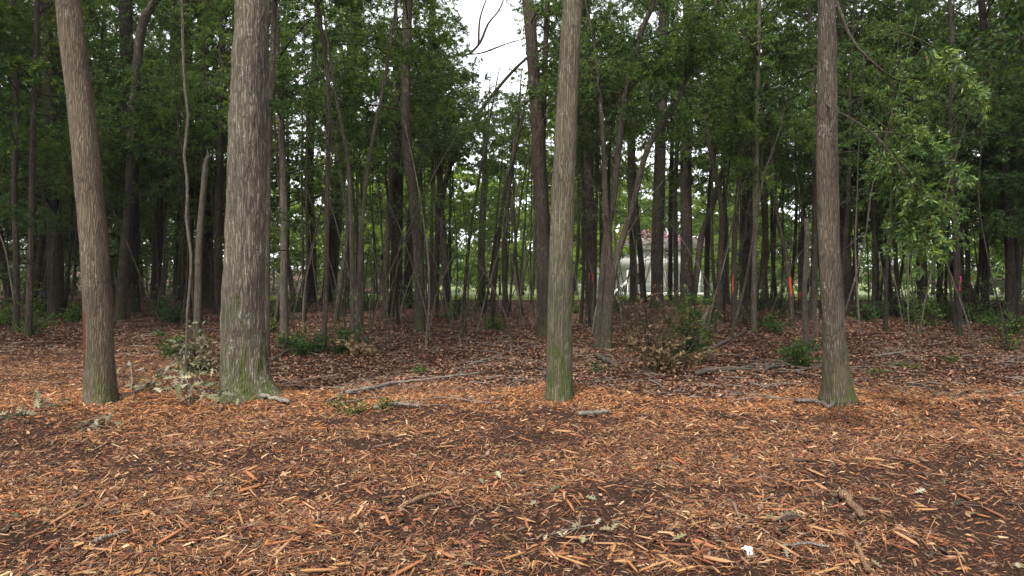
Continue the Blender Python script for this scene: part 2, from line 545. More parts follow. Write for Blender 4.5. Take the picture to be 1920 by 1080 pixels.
def branch_mesh(name, data, mats):
    V, Q, T, mi, C = data
    o = mk(name, V, [Q, T] if len(T) else Q, mats, None, np.concatenate([mi, np.zeros(len(T), int)]), C)
    me = o.data
    bpy.data.objects.remove(o)
    return me

WOOD = M['bark_dark']
BR = [branch_mesh('branch', branch_data(100 + i, droop=.06 + .012 * (i % 5), rise=.18 + .05 * (i % 4)), [WOOD, M['leaf']]) for i in range(14)]
SPARSE = [branch_mesh('branch', branch_data(150 + i, nsec=11, nter=3, nl=10, droop=.05, rise=.4), [WOOD, M['leaf']]) for i in range(4)]
DEAD = [branch_mesh('branch', branch_data(170 + i, nsec=8, nter=3, nl=0, droop=.10, rise=.3), [M['twig'], M['leaf']]) if False else
        branch_mesh('branch', branch_data(170 + i, nsec=8, nter=3, nl=1, droop=.10, rise=.3), [M['bark_dark'], M['leaf_dead']]) for i in range(3)]
NEAR_LIT = GREENS * 1.2 + np.array((.012, .012, .004))  # greens lightened to stand for the stronger light on the near bough
NEAR = [branch_mesh('branch', branch_data(180 + i, L=1.8, nsec=12, nter=4, nl=22, leaf=.115, width=.032, droop=.28, rise=.15, palette=NEAR_LIT), [M['bark_mid'], M['leaf_near']]) for i in range(4)]

def crown_data(seed, H=9, rad=2.6, nb=17, leaf=.105, width=.044, palette=GREENS):
    r = np.random.default_rng(seed)
    Vs, Qs, Ts, mis, mts, Cs, n = [], [], [], [], [], [], 0
    for k in range(nb):
        f = (k + r.uniform(0, 1)) / nb
        V, Q, T, mi, C = branch_data(seed * 50 + k, nsec=9, nter=3, nl=28, leaf=leaf, width=width, palette=palette, dead=.004)
        s = rad / 2.4 * (.55 + .75 * math.sin(math.pi * (f * .8 + .15))) * r.uniform(.8, 1.2)
        e = Euler((r.uniform(-.3, .3), -R(r.uniform(-5, 20) + 45 * f ** 2), r.uniform(0, 6.28))).to_matrix()
        V = (V * s) @ np.array(e).T + np.array([0, 0, f * H])
        Vs.append(V); Qs.append(Q + n); mis.append(mi); Cs.append(C)
        if len(T): Ts.append(T + n); mts.append(np.zeros(len(T), int))
        n += len(V)
    return np.vstack(Vs), np.vstack(Qs), np.vstack(Ts), np.concatenate(mis), np.vstack(Cs)
CROWN = [branch_mesh('crown', crown_data(20 + i), [WOOD, M['leaf']]) for i in range(7)]
GREENS_LIT = GREENS * 1.5 + np.array((.070, .085, .012))  # greens lightened: the glow of the open distance is put into the leaf colour
CROWN_LIT = [branch_mesh('crown', crown_data(40 + i, leaf=.16, width=.075, palette=GREENS_LIT), [WOOD, M['leaf_lit']]) for i in range(4)]

# ------------------------------------------------------------------ trees
GAP = (884, 1004, 175)           # the opening in the canopy where the sky shows
def proj(p):
    x, y, z = p[0], p[1], p[2] - CAM_H
    c, s = math.cos(PITCH), math.sin(PITCH)
    dep = y * c - z * s
    return 960 + F * x / dep, 540 - F * (y * s + z * c) / dep

SPOTS = []
class Trunk: pass
def make_trunk(parent, pts3, rad, bk, n=12, ring=.35, rough=.0, flare=0., name='trunk', seed=0, vis_h=7):
    """pts3: path relative to the parent, from just under the ground to the top"""
    L = np.concatenate([[0], np.cumsum(np.linalg.norm(np.diff(pts3, axis=0), axis=1))])
    m = max(8, int(L[-1] / ring))
    path = smooth_path(pts3, m)
    # radius along path by height order
    rr = np.interp(np.linspace(0, 1, m), np.linspace(0, 1, len(rad)), rad)
    # smooth_path samples uniformly per segment, so do radii
    if flare:
        rr = rr * (1 + flare * np.exp(-np.maximum(path[:, 2], 0) / .22))
    th = np.linspace(0, 2 * np.pi, n, endpoint=False)
    RR = np.repeat(rr[:, None], n, 1)
    ZZ = np.repeat(path[:, 2][:, None], n, 1)
    TH = np.repeat(th[None], m, 0)
    s = seed * 3.7
    RR = RR * (1 + .06 * vnoise(np.cos(TH) * 1.3 + s, np.sin(TH) * 1.3 + s, ZZ * .8, seed=seed))
    if flare:    # buttress roots
        RR = RR * (1 + .35 * flare * np.exp(-np.maximum(ZZ, 0) / .28) * (.2 + np.cos(TH * 4 + s + .6 * np.sin(TH * 3))))
    if rough:
        rd = vnoise(np.cos(TH) * rr[:, None] * 36 + s, np.sin(TH) * rr[:, None] * 36 + s, ZZ * 2.2, seed=seed + 3)
        rd2 = vnoise(np.cos(TH) * rr[:, None] * 16 + s, np.sin(TH) * rr[:, None] * 16 + s, ZZ * 5.0, seed=seed + 4)
        RR = RR + rough * (np.abs(rd) * 1.2 - .4) + rough * .8 * rd2
    V = np.stack([path[:, 0][:, None] + RR * np.cos(TH), path[:, 1][:, None] + RR * np.sin(TH), ZZ], -1).reshape(-1, 3)
    i = np.arange(m - 1)[:, None] * n; j = np.arange(n)[None]; j2 = (j + 1) % n
    q = np.stack([i + j, i + j2, i + n + j2, i + n + j], -1).reshape(-1, 4)
    V = np.vstack([V, path[-1:]])
    t = np.array([(m * n, (m - 1) * n + k, (m - 1) * n + (k + 1) % n) for k in range(n)])
    o = mk(name, V, [q, t], M[bk] if isinstance(bk, str) else bk, parent, smooth=True)
    T = Trunk(); T.o, T.path, T.r = o, path, rr
    return T

def patch(parent, T, z0, z1, th0, th1, m, name='paint_mark', off=.012, seed=1):
    """a thin coat on the trunk between two heights and two angles (camera side is -90 degrees)"""
    nz, na = 14, 9
    zz = np.linspace(z0, z1, nz); aa = np.radians(np.linspace(th0, th1, na))
    cx = np.interp(zz, T.path[:, 2], T.path[:, 0]); cy = np.interp(zz, T.path[:, 2], T.path[:, 1]); r = np.interp(zz, T.path[:, 2], T.r)
    A, ZZ = np.meshgrid(aa, zz)
    A = A + .22 * (np.radians(th1 - th0)) * vnoise(ZZ * 9, A * 0, seed=seed)
    ZZ = ZZ + .16 * (z1 - z0) * vnoise(A * 6, A * 0 + 4, seed=seed + 1) * np.abs(np.linspace(-1, 1, nz))[:, None]
    rr = r[:, None] + off
    edge = (np.abs(np.linspace(-1, 1, na))[None] > .99) | (np.abs(np.linspace(-1, 1, nz))[:, None] > .99)
    rr = rr - edge * (off + .004)
    V = np.stack([cx[:, None] + rr * np.cos(A), cy[:, None] + rr * np.sin(A), ZZ], -1).reshape(-1, 3)
    i = np.arange(nz * na).reshape(nz, na)
    q = np.stack([i[:-1, :-1], i[:-1, 1:], i[1:, 1:], i[1:, :-1]], -1).reshape(-1, 4)
    return mk(name, V, q, m, parent, smooth=True)

BRC = [0]
def add_branches(root, T, z0, z1, nb, scale, pool=None, rs=None, keep_gap=True, up=0.0, az=None, name='branch'):
    r = rs or rng
    pool = pool or BR
    loc = np.array(root.location)
    nb = int(nb * 1.7); scale *= 1.08
    if z1 <= z0: z0 = z1 * .6
    zs = np.sort(r.uniform(z0, z1, nb))
    for k, z in enumerate(zs):
        f = (z - z0) / max(z1 - z0, .1)
        x = np.interp(z, T.path[:, 2], T.path[:, 0]); y = np.interp(z, T.path[:, 2], T.path[:, 1])
        for tries in range(5):
            a = r.uniform(0, 6.28) if az is None else R(r.uniform(*az))
            s = scale * r.uniform(.7, 1.25) * (1.1 - .5 * f)
            el = R(r.uniform(-12, 25) + 35 * f * f + up)
            tip = loc + np.array([x, y, z]) + s * 2.0 * np.array([math.cos(a) * math.cos(el), math.sin(a) * math.cos(el), math.sin(el) + .05])
            px, py = proj(tip)
            mx, my = proj((tip + loc + np.array([x, y, z])) / 2)
            bad = any(GAP[0] < u < GAP[1] and v < GAP[2] for u, v in ((px, py), (mx, my)))
            if not (bad and keep_gap):
                break
        else:
            continue
        b = link(name, pool[BRC[0] % len(pool)], root); BRC[0] += 1
        b.location = (x, y, z)
        b.rotation_euler = (r.uniform(-.4, .4), -el, a)
        b.scale = (s, s, s * r.uniform(.85, 1.15))

def px_tree(name, label, pts, w0, w1, bk='bark_dark', H=14, cs=3.6, nb=12, bs=.95, cat='tree', group=None, n=12, ring=.35,
            rough=0., flare=.25, ws=None, pool=None, wander=.25, straight=.75, broken=False, seed=None, ce=None):
    """a tree whose trunk follows measured points (column,row of the photo) at the distance of its foot"""
    seed = len(SPOTS) + 1 if seed is None else seed
    r = np.random.default_rng(1000 + seed)
    bx, by, bz = base_at(*pts[0])
    SPOTS.append((bx, by))
    root = empty(name, (bx, by, bz))
    if 575 < pts[0][0] < 1000: nb = int(nb * .6); cs = min(cs + 2.2, H * .8)
    if 1080 < pts[0][0] < 1420: nb = int(nb * .75); cs = min(cs + 1.2, H * .8)
    P3 = []
    dy = r.uniform(-wander, wander)
    for k, (px, py) in enumerate(pts):
        d = by + dy * (k / max(1, len(pts) - 1)) * 1.0
        q = at(px, py, d)
        P3.append(q - np.array([bx, by, bz]))
    P3 = np.array(P3); P3[0, 2] = 0
    k = by / F / 2
    if ws is None:
        ws = np.linspace(w0, w1, len(pts))
    rad = [v * k for v in ws]
    if not broken and P3[-1, 2] < H:
        dirv = P3[-1] - P3[-2]; dirv = dirv / np.linalg.norm(dirv)
        top = P3[-1]; steps = max(2, int((H - top[2]) / 2.0)); r0 = rad[-1]
        for s in range(steps):
            dirv = dirv * straight + np.array([0, 0, 1]) * (1 - straight) + r.normal(0, .06, 3); dirv /= np.linalg.norm(dirv)
            top = top + dirv * (H - P3[len(pts) - 1, 2]) / steps
            P3 = np.vstack([P3, top]); rad.append(r0 * (1 - .85 * (s + 1) / steps))
    P3 = np.vstack([P3[0] + (P3[0] - P3[1]) / np.linalg.norm(P3[0] - P3[1]) * .15, P3]); rad = [rad[0]] + rad
    T = make_trunk(root, P3, rad, bk, n, ring, rough, flare, seed=seed)
    if nb:
        add_branches(root, T, cs, ce or P3[-1, 2] * .98, nb, bs, pool, r)
    if cat == 'tree' and nb and H > 10 and by > 14:      # the closed canopy overhead
        zl = 1.8 + 270 * by / F
        add_branches(root, T, min(zl, H * .75), min(1.8 + 560 * by / F, H * .95), 6 if 575 < pts[0][0] < 1420 else 3, max(bs, .85) * 1.15, pool, r)
    if cat == 'tree' and by > 12 and not broken:
        add_branches(root, T, 1.6, min(6.5, P3[-1, 2] * .6), 3, .6, DEAD, r)
    tag(root, label, cat, group)
    root_T[root.name] = T
    return root, T
root_T = {}

# the four big trunks at the edge of the clearing
h1, T1 = px_tree('oak_tree', 'leaning brown oak with a rust-red streak low on its trunk', [(189, 752), (187, 690), (184, 600), (176, 450), (165, 330), (152, 200), (134, 60), (122, -40)],
                 58, 44, 'bark_brown', H=17, cs=8, nb=14, bs=1.25, n=64, ring=.06, rough=.006, flare=.12, ws=[56, 50, 47, 47, 47, 45, 42, 40], seed=1)
patch(h1, T1, .47, 1.22, -168, -126, M['red_paint'], 'paint_mark', .008)
h2, T2 = px_tree('oak_tree', 'thickest tree, furrowed grey oak with mossy flared foot', [(466, 742), (459, 700), (456, 600), (460, 450), (464, 300), (469, 150), (473, 0), (476, -60)],
                 84, 66, 'bark_oak', H=19, cs=9, nb=16, bs=1.4, n=110, ring=.045, rough=.015, flare=.34, ws=[92, 84, 78, 71, 69, 65, 60, 57], seed=2)
h3, T3 = px_tree('oak_tree', 'straight grey trunk with mossy foot rising from heaped orange chips', [(1048, 742), (1049, 690), (1051, 560), (1054, 400), (1061, 250), (1068, 100), (1075, -20)],
                 54, 38, 'bark_grey', H=17, cs=8, nb=14, bs=1.2, n=64, ring=.06, rough=.005, flare=.1, ws=[52, 48, 46, 43, 41, 38, 35], seed=3)
h4, T4 = px_tree('oak_tree', 'straight brown trunk with mossy swollen foot beside a chip clump', [(1572, 750), (1568, 690), (1562, 600), (1554, 450), (1551, 300), (1550, 150), (1550, -20)],
                 60, 37, 'bark_trunk', H=17, cs=8, nb=14, bs=1.2, n=64, ring=.06, rough=.005, flare=.22, ws=[53, 45, 39, 37, 35.5, 33.5, 31], seed=4)

TR = [
 # name, label, pts, w0, w1, bark, H, cs, nb, bs, extra
 ('oak_tree', 'dark twin-stemmed trunk close behind the straight grey mossy trunk', [(1021, 630), (1019, 520), (1012, 350), (1004, 180), (995, 60), (988, -20)], 27, 21, 'bark_mid', 15, 6.5, 9, .9, {}),
 ('slender_tree', 'pale multi-stem tree, its stem swaying toward the top of wood', [(1121, 652), (1127, 560), (1137, 450), (1150, 370), (1163, 250), (1178, 150), (1202, 60), (1226, 0)], 16, 10, 'bark_mid', 11, 4.6, 9, .8, {}),
 ('slender_tree', 'pale stem leaning away from its multi-stem neighbour toward the house', [(1139, 655), (1143, 560), (1158, 480), (1188, 380), (1210, 290), (1242, 230), (1270, 190)], 15, 9, 'bark_mid', 10, 3.8, 8, .75, {}),
 ('slender_tree', 'short dark stem squeezed between two pale leaning stems', [(1130, 654), (1138, 560), (1142, 480), (1136, 400), (1130, 250)], 14, 9, 'bark_mid', 9, 4, 7, .7, {}),
 ('slender_tree', 'smooth grey tree curving to a forked top beside a dark straight trunk', [(224, 602), (232, 500), (243, 380), (250, 220), (258, 110), (270, 40), (305, -20)], 19, 15, 'bark_mid', 13, 4, 11, .9, {}),
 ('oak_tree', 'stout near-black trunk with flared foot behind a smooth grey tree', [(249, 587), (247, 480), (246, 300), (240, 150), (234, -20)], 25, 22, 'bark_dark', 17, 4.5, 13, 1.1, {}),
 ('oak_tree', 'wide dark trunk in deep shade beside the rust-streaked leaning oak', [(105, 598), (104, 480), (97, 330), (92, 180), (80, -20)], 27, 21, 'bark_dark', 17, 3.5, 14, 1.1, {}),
 ('slender_tree', 'thin dull stem in shade with low leafy boughs', [(30, 622), (31, 500), (27, 350), (32, 200), (24, 0)], 11, 9, 'bark_mid', 11, 2.0, 12, .75, {}),
 ('slender_tree', 'thin leaf-hung stem standing before the wide dark trunk', [(53, 632), (57, 520), (60, 400), (62, 250), (70, 0)], 12, 9, 'bark_mid', 11, 2.0, 12, .75, {}),
 ('sapling', 'wavy pale vine-like stem rising beside fallen oak leaves', [(346, 722), (350, 650), (351, 590), (357, 520), (358, 470), (349, 410), (352, 350), (345, 285), (353, 225), (346, 160), (343, 90), (341, -10)], 5, 4.6, 'bark_vine', 8.5, 7, 4, .5, dict(wander=.1, flare=.1)),
 ('snag', 'pale broken snag with stubbed top before the thickest oak', [(370, 634), (372, 540), (374, 450), (380, 380), (386, 310), (392, 292)], 14, 10, 'bark_pale', 4, 3, 0, .5, dict(broken=True, flare=.1)),
 ('slender_tree', 'lichen-flecked thin stem hugging the side of the thickest oak', [(499, 672), (500, 560), (501, 400), (505, 250), (512, 100), (516, -20)], 13, 10, 'bark_pale', 11, 4.6, 8, .8, {}),
 ('slender_tree', 'lichen-spotted upright stem behind low shrubs near thickest oak', [(533, 632), (532, 520), (533, 400), (528, 250), (520, 120), (516, 0)], 15, 11, 'bark_pale', 12, 3.6, 9, .85, {}),
 ('slender_tree', 'dark straight trunk with a reddish blaze deep beside the pale snag', [(352, 580), (353, 450), (356, 300), (352, 120), (354, -20)], 20, 16, 'bark_dark', 16, 4.2, 12, 1.0, {}),
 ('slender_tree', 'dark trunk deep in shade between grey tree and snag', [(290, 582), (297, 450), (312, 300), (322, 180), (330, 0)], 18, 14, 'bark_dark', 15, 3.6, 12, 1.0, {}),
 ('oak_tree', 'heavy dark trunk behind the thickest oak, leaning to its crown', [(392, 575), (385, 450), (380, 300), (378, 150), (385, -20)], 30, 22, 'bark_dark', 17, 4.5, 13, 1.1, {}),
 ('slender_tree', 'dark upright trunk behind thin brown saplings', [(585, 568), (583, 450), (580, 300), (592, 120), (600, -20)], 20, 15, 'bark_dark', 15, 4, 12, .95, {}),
 ('sapling', 'thin brown sapling growing out of low evergreen shrubs', [(607, 660), (612, 520), (613, 380), (617, 220), (612, 120), (592, -10)], 10, 7, 'bark_mid', 8.5, 5.4, 6, .55, {}),
 ('oak_tree', 'thick dark trunk slanting up behind thin brown saplings', [(616, 566), (628, 420), (640, 300), (655, 170), (664, 60), (672, -20)], 27, 21, 'bark_dark', 17, 4.6, 12, 1.05, {}),
 ('sapling', 'slanting thin stem crossing in front of thick dark trunk', [(629, 602), (643, 500), (652, 430), (640, 330), (620, 230), (600, 140)], 9, 6, 'bark_pale', 9, 5, 5, .55, {}),
 ('sapling', 'first of two close slim stems by the tan dead-leaf clump', [(661, 652), (660, 520), (657, 400), (652, 300), (630, 180)], 9, 6, 'bark_pale', 9, 4.4, 7, .6, {}),
 ('sapling', 'second of two close slim stems, arching away above', [(671, 648), (674, 520), (680, 400), (695, 280), (718, 170), (735, 60)], 9, 6, 'bark_pale', 9, 4.4, 7, .6, {}),
 ('slender_tree', 'slim paired stem sharing a foot near the open litter', [(722, 600), (725, 480), (733, 350), (745, 200), (742, 60)], 12, 9, 'bark_mid', 12, 4, 9, .8, {}),
 ('slender_tree', 'straight dark member of the paired stems near open litter', [(734, 598), (738, 480), (742, 350), (752, 200), (765, 40)], 11, 9, 'bark_dark', 12, 4, 9, .8, {}),
 ('oak_tree', 'stout straight dark trunk behind the paired stems', [(745, 574), (745, 450), (748, 300), (758, 150), (765, -20)], 21, 17, 'bark_dark', 17, 5, 11, 1.0, {}),
 ('oak_tree', 'grey-brown trunk with bent middle standing in open leaf litter', [(787, 622), (787, 520), (781, 430), (770, 340), (762, 260), (762, 120), (768, -20)], 20, 15, 'bark_mid', 14, 5, 10, .9, {}),
 ('slender_tree', 'dark tree throwing a long diagonal limb across the sky gap', [(765, 568), (768, 450), (782, 330), (800, 240), (806, 120), (812, 0)], 17, 12, 'bark_dark', 13, 5, 9, .9, {}),
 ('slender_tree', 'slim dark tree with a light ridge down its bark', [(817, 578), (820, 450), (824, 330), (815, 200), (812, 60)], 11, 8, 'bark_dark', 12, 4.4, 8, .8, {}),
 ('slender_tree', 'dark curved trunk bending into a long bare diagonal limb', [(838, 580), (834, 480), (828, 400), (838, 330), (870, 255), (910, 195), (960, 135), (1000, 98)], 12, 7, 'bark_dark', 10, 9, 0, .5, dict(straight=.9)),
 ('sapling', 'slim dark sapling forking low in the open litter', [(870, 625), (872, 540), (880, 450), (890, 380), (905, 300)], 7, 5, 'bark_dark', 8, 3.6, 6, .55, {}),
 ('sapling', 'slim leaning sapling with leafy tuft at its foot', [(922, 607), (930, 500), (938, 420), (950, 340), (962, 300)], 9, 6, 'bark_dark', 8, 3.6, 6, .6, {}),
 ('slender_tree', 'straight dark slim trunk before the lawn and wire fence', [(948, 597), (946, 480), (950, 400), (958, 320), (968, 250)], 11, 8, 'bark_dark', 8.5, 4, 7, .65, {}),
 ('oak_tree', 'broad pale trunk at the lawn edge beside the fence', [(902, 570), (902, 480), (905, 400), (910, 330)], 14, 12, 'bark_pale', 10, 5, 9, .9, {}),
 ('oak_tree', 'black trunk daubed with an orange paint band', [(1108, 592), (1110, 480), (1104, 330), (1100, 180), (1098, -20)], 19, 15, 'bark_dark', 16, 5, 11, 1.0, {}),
 ('slender_tree', 'narrow straight trunk before the porch of the white house', [(1187, 573), (1187, 480), (1183, 360), (1180, 200)], 14, 11, 'bark_mid', 14, 5, 10, .95, {}),
 ('slender_tree', 'narrow dark trunk tilting across the white house', [(1207, 567), (1202, 490), (1195, 420), (1188, 320), (1185, 180)], 12, 9, 'bark_dark', 13, 5, 9, .9, {}),
 ('oak_tree', 'widest dark trunk in front of the white house', [(1232, 578), (1232, 480), (1236, 350), (1240, 200), (1246, 0)], 24, 20, 'bark_dark', 17, 5, 12, 1.05, {}),
 ('slender_tree', 'slim dark half of a close pair before the white house', [(1257, 570), (1257, 480), (1258, 350), (1262, 180)], 9, 8, 'bark_dark', 13, 5, 9, .9, {}),
 ('slender_tree', 'slim grey half of a close pair before the white house', [(1268, 571), (1267, 480), (1266, 350), (1276, 180)], 10, 8, 'bark_pale', 13, 5, 9, .9, {}),
 ('oak_tree', 'stout dark trunk at the corner of the white house', [(1287, 576), (1287, 480), (1286, 350), (1288, 180), (1290, 0)], 24, 19, 'bark_dark', 17, 5, 12, 1.05, {}),
 ('slender_tree', 'rough trunk leaning out from the house-corner tree', [(1297, 574), (1308, 500), (1316, 440), (1332, 400), (1352, 330), (1375, 270)], 14, 9, 'bark_mid', 10, 4, 8, .8, {}),
 ('slender_tree', 'thin dark stem beyond the leaning rough trunk', [(1325, 572), (1326, 470), (1330, 380), (1340, 260)], 11, 8, 'bark_dark', 12, 4.6, 9, .85, {}),
 ('slender_tree', 'grey-brown stem swaying beside a twin darker stem', [(1349, 606), (1350, 500), (1354, 400), (1340, 320), (1325, 240)], 13, 9, 'bark_mid', 11, 4.2, 9, .85, {}),
 ('slender_tree', 'stem with a narrow orange paint stripe by swaying grey stem', [(1376, 615), (1376, 500), (1380, 400), (1392, 280), (1400, 150)], 11, 8, 'bark_mid', 12, 4.4, 9, .85, {}),
 ('oak_tree', 'broad black trunk behind the orange-striped stem', [(1401, 574), (1400, 450), (1402, 300), (1408, 120), (1412, -20)], 22, 17, 'bark_dark', 16, 4.8, 12, 1.0, {}),
 ('slender_tree', 'pale straight stem rising high beside broad black trunk', [(1414, 622), (1414, 500), (1418, 350), (1420, 200), (1424, 0)], 10, 7, 'bark_pale', 12, 4.6, 8, .8, {}),
 ('sapling', 'bowed brown sapling arching across the orange-striped stem', [(1368, 640), (1395, 540), (1408, 470), (1430, 340), (1446, 290)], 6, 4, 'bark_mid', 6, 4.4, 4, .5, {}),
 ('slender_tree', 'bent stem wearing the brightest orange paint stripe', [(1486, 614), (1481, 540), (1474, 480), (1460, 420), (1448, 330), (1440, 200)], 9, 7, 'bark_mid', 11, 4.2, 8, .8, {}),
 ('slender_tree', 'dark stem with a faint short orange stripe near its foot', [(1502, 582), (1502, 500), (1506, 400), (1500, 260)], 11, 8, 'bark_mid', 12, 4.2, 9, .85, {}),
 ('snag', 'peeling pale snag forked near its foot beside brown trunk', [(1511, 662), (1510, 600), (1508, 540), (1513, 470), (1512, 410)], 11, 8, 'bark_pale', 4, 3, 0, .5, dict(broken=True)),
 ('slender_tree', 'grey stem close behind the brown trunk with chip clump', [(1526, 604), (1527, 500), (1528, 400), (1527, 250), (1522, 100)], 12, 9, 'bark_mid', 12, 4.2, 10, .85, {}),
 ('oak_tree', 'dark trunk close behind the brown trunk with swollen foot', [(1590, 592), (1586, 480), (1578, 350), (1578, 150), (1580, -20)], 20, 16, 'bark_dark', 16, 3.8, 14, 1.05, {}),
 ('slender_tree', 'slim dark stem beside the sunlit gravel', [(1638, 596), (1640, 500), (1638, 380), (1632, 240)], 9, 7, 'bark_dark', 11, 3.0, 12, .85, {}),
 ('slender_tree', 'slightly bent slim stem before the sunlit gravel', [(1685, 596), (1681, 520), (1678, 420), (1690, 300), (1685, 150)], 9, 7, 'bark_dark', 11, 3.0, 12, .85, {}),
 ('oak_tree', 'solid dark trunk between the gravel and slanting log-like tree', [(1730, 594), (1728, 480), (1724, 350), (1722, 180), (1716, 0)], 18, 15, 'bark_dark', 15, 3.4, 14, 1.05, {}),
 ('oak_tree', 'slanting black tree tipped over behind the pink ribbon', [(1834, 584), (1806, 530), (1776, 480), (1742, 425), (1706, 370), (1672, 300), (1640, 230)], 24, 15, 'bark_dark', 9, 4, 9, .9, dict(straight=.85)),
 ('slender_tree', 'upright trunk wearing a pink ribbon', [(1797, 608), (1795, 520), (1792, 420), (1790, 300), (1788, 120)], 13, 10, 'bark_mid', 13, 3.4, 13, .95, {}),
 ('slender_tree', 'dark crooked stem just beyond the pink ribbon trunk', [(1813, 600), (1815, 500), (1810, 400), (1806, 280)], 9, 7, 'bark_dark', 11, 3.0, 12, .9, {}),
 ('slender_tree', 'trunk standing where the slanting black tree meets ground', [(1846, 590), (1848, 480), (1842, 350), (1850, 180)], 14, 10, 'bark_dark', 13, 3.0, 13, .95, {}),
 ('oak_tree', 'forked dark trunk among leafy boughs by bare brush', [(1893, 610), (1894, 500), (1886, 380), (1878, 260), (1855, 120), (1840, 0)], 17, 12, 'bark_dark', 13, 3.0, 14, 1.0, {}),
 ('slender_tree', 'straight companion of the forked dark trunk by bare brush', [(1906, 602), (1908, 480), (1904, 330), (1902, 150)], 14, 11, 'bark_mid', 13, 3.0, 13, .95, {}),
]
made = {}
for (nm, lb, pts, w0, w1, bk, H, cs, nb, bs, ex) in TR:
    cat = {'oak_tree': 'tree', 'slender_tree': 'tree', 'sapling': 'sapling', 'snag': 'snag'}[nm]
    made[lb] = px_tree(nm, lb, pts, w0, w1, bk, H, cs, nb, bs, cat=cat, **ex)
def find(s):
    return next(v for k, v in made.items() if s in k)
def zrow(px, py, rt):     # height above the tree's foot of an image row
    return at(px, py, rt.location[1])[2] - rt.location[2]
for key, y0, y1, a0, a1, m in (('orange paint band', 532, 509, -156, -126, 'dull_orange_paint'), ('orange paint band', 527, 511, -98, -74, 'dull_orange_paint'), ('narrow orange paint stripe', 548, 516, -148, -112, 'orange_paint'),
                               ('brightest orange', 552, 518, -122, -62, 'orange_paint'), ('faint short orange', 560, 547, -150, -115, 'orange_paint'),
                               ('reddish blaze', 520, 495, -120, -60, 'red_paint')):
    rt, T = find(key)
    patch(rt, T, zrow(0, y0, rt), zrow(0, y1, rt), a0, a1, M[m], 'paint_mark', .01)
# second stem of the twin trunk behind the grey one
rt, T = find('twin-stemmed')
st = np.array([at(px, py, rt.location[1] + .35) - np.array(rt.location) for px, py in ((1022, 560), (1024, 420), (1017, 280), (1021, 150), (1026, 0), (1030, -40))])
make_trunk(rt, st, np.array([15, 14, 13, 11, 10, 9]) * rt.location[1] / F / 2, 'bark_mid', 10, .3, name='stem', seed=5)
# fork stem of the peeling snag
rt, T = find('peeling')
st = np.array([at(px, py, rt.location[1] + .05) - np.array(rt.location) for px, py in ((1513, 652), (1524, 630), (1531, 606), (1533, 578))])
make_trunk(rt, st, np.array([9, 8, 7, 5]) * rt.location[1] / F / 2, 'bark_pale', 8, .1, name='stem', seed=6)
# stub and fork limbs
def limb(root, pts, ws, d, bk='bark_dark', pool=None, tips=(), sc=.6, name='limb'):
    loc = np.array(root.location)
    P = np.array([at(px, py, dd) - loc for (px, py), dd in zip(pts, d)])
    T = make_trunk(root, P, np.array(ws) * np.mean(d) / F / 2, bk, 7, .25, name=name, seed=len(P))
    return T
rt, T = find('forked top'); D0 = rt.location[1]
limb(rt, [(262, 70), (268, 30), (285, 8), (310, -30)], [12, 10, 9, 7], [D0] * 4, 'bark_mid')
rt, T = find('sky gap'); D0 = rt.location[1]
limb(rt, [(800, 130), (850, 105), (900, 100), (950, 82), (985, 72)], [10, 9, 8, 5, 3], [D0, D0, D0 - .5, D0 - 1, D0 - 1.2])
limb(rt, [(880, 102), (900, 80), (915, 45), (935, 20), (948, -10)], [7, 5.5, 4.5, 3.5, 2.5], [D0 - .3] * 5)
limb(rt, [(897, 84), (900, 35), (915, -10)], [4.5, 3.5, 2.5], [D0 - .3] * 3)
for (px, py, a, s) in ((905, 70, 40, .3), (930, 25, 60, .35), (900, 30, 120, .3), (950, 84, 30, .35), (975, 75, 10, .4), (915, 97, -30, .4)):
    b = link('branch', SPARSE[px % 4], rt); b.location = at(px, py, D0 - .4) - np.array(rt.location); b.rotation_euler = (0, R(-15), R(a)); b.scale = (s,) * 3
for k, (px, py, a, sc_) in enumerate(((812, 20, 150, .8), (830, 60, 20, .75), (818, 110, 100, .8), (840, 20, -20, .7), (835, 150, 60, .7), (812, 180, -30, .8), (850, 190, 80, .6), (800, 70, 200, .8), (838, 95, 130, .6), (806, 140, 230, .8), (842, -20, 40, .8))):
    b = link('branch', BR[k], rt); b.location = at(min(px, 812), py, D0) - np.array(rt.location); b.rotation_euler = (0, R(-12), R(a)); b.scale = (sc_ * .9,) * 3
rt, T = find('bending into'); D0 = rt.location[1]
for (px, py, a, s) in ((985, 110, 60, .45), (965, 135, 80, .4), (905, 200, 100, .5), (880, 240, 70, .5)):
    b = link('branch', SPARSE[px % 4], rt); b.location = at(px, py, D0) - np.array(rt.location); b.rotation_euler = (0, R(-10), R(a)); b.scale = (s,) * 3
rt, T = find('broken snag'); D0 = rt.location[1]
limb(rt, [(386, 312), (390, 300), (398, 290), (402, 291)], [8, 8, 6, 1.5], [D0] * 4, 'bark_pale', name='stub')
limb(rt, [(391, 300), (390, 288), (388, 280)], [6, 4, .8], [D0] * 3, 'bark_pale', name='stub')
rt, T = find('swaying toward the top')
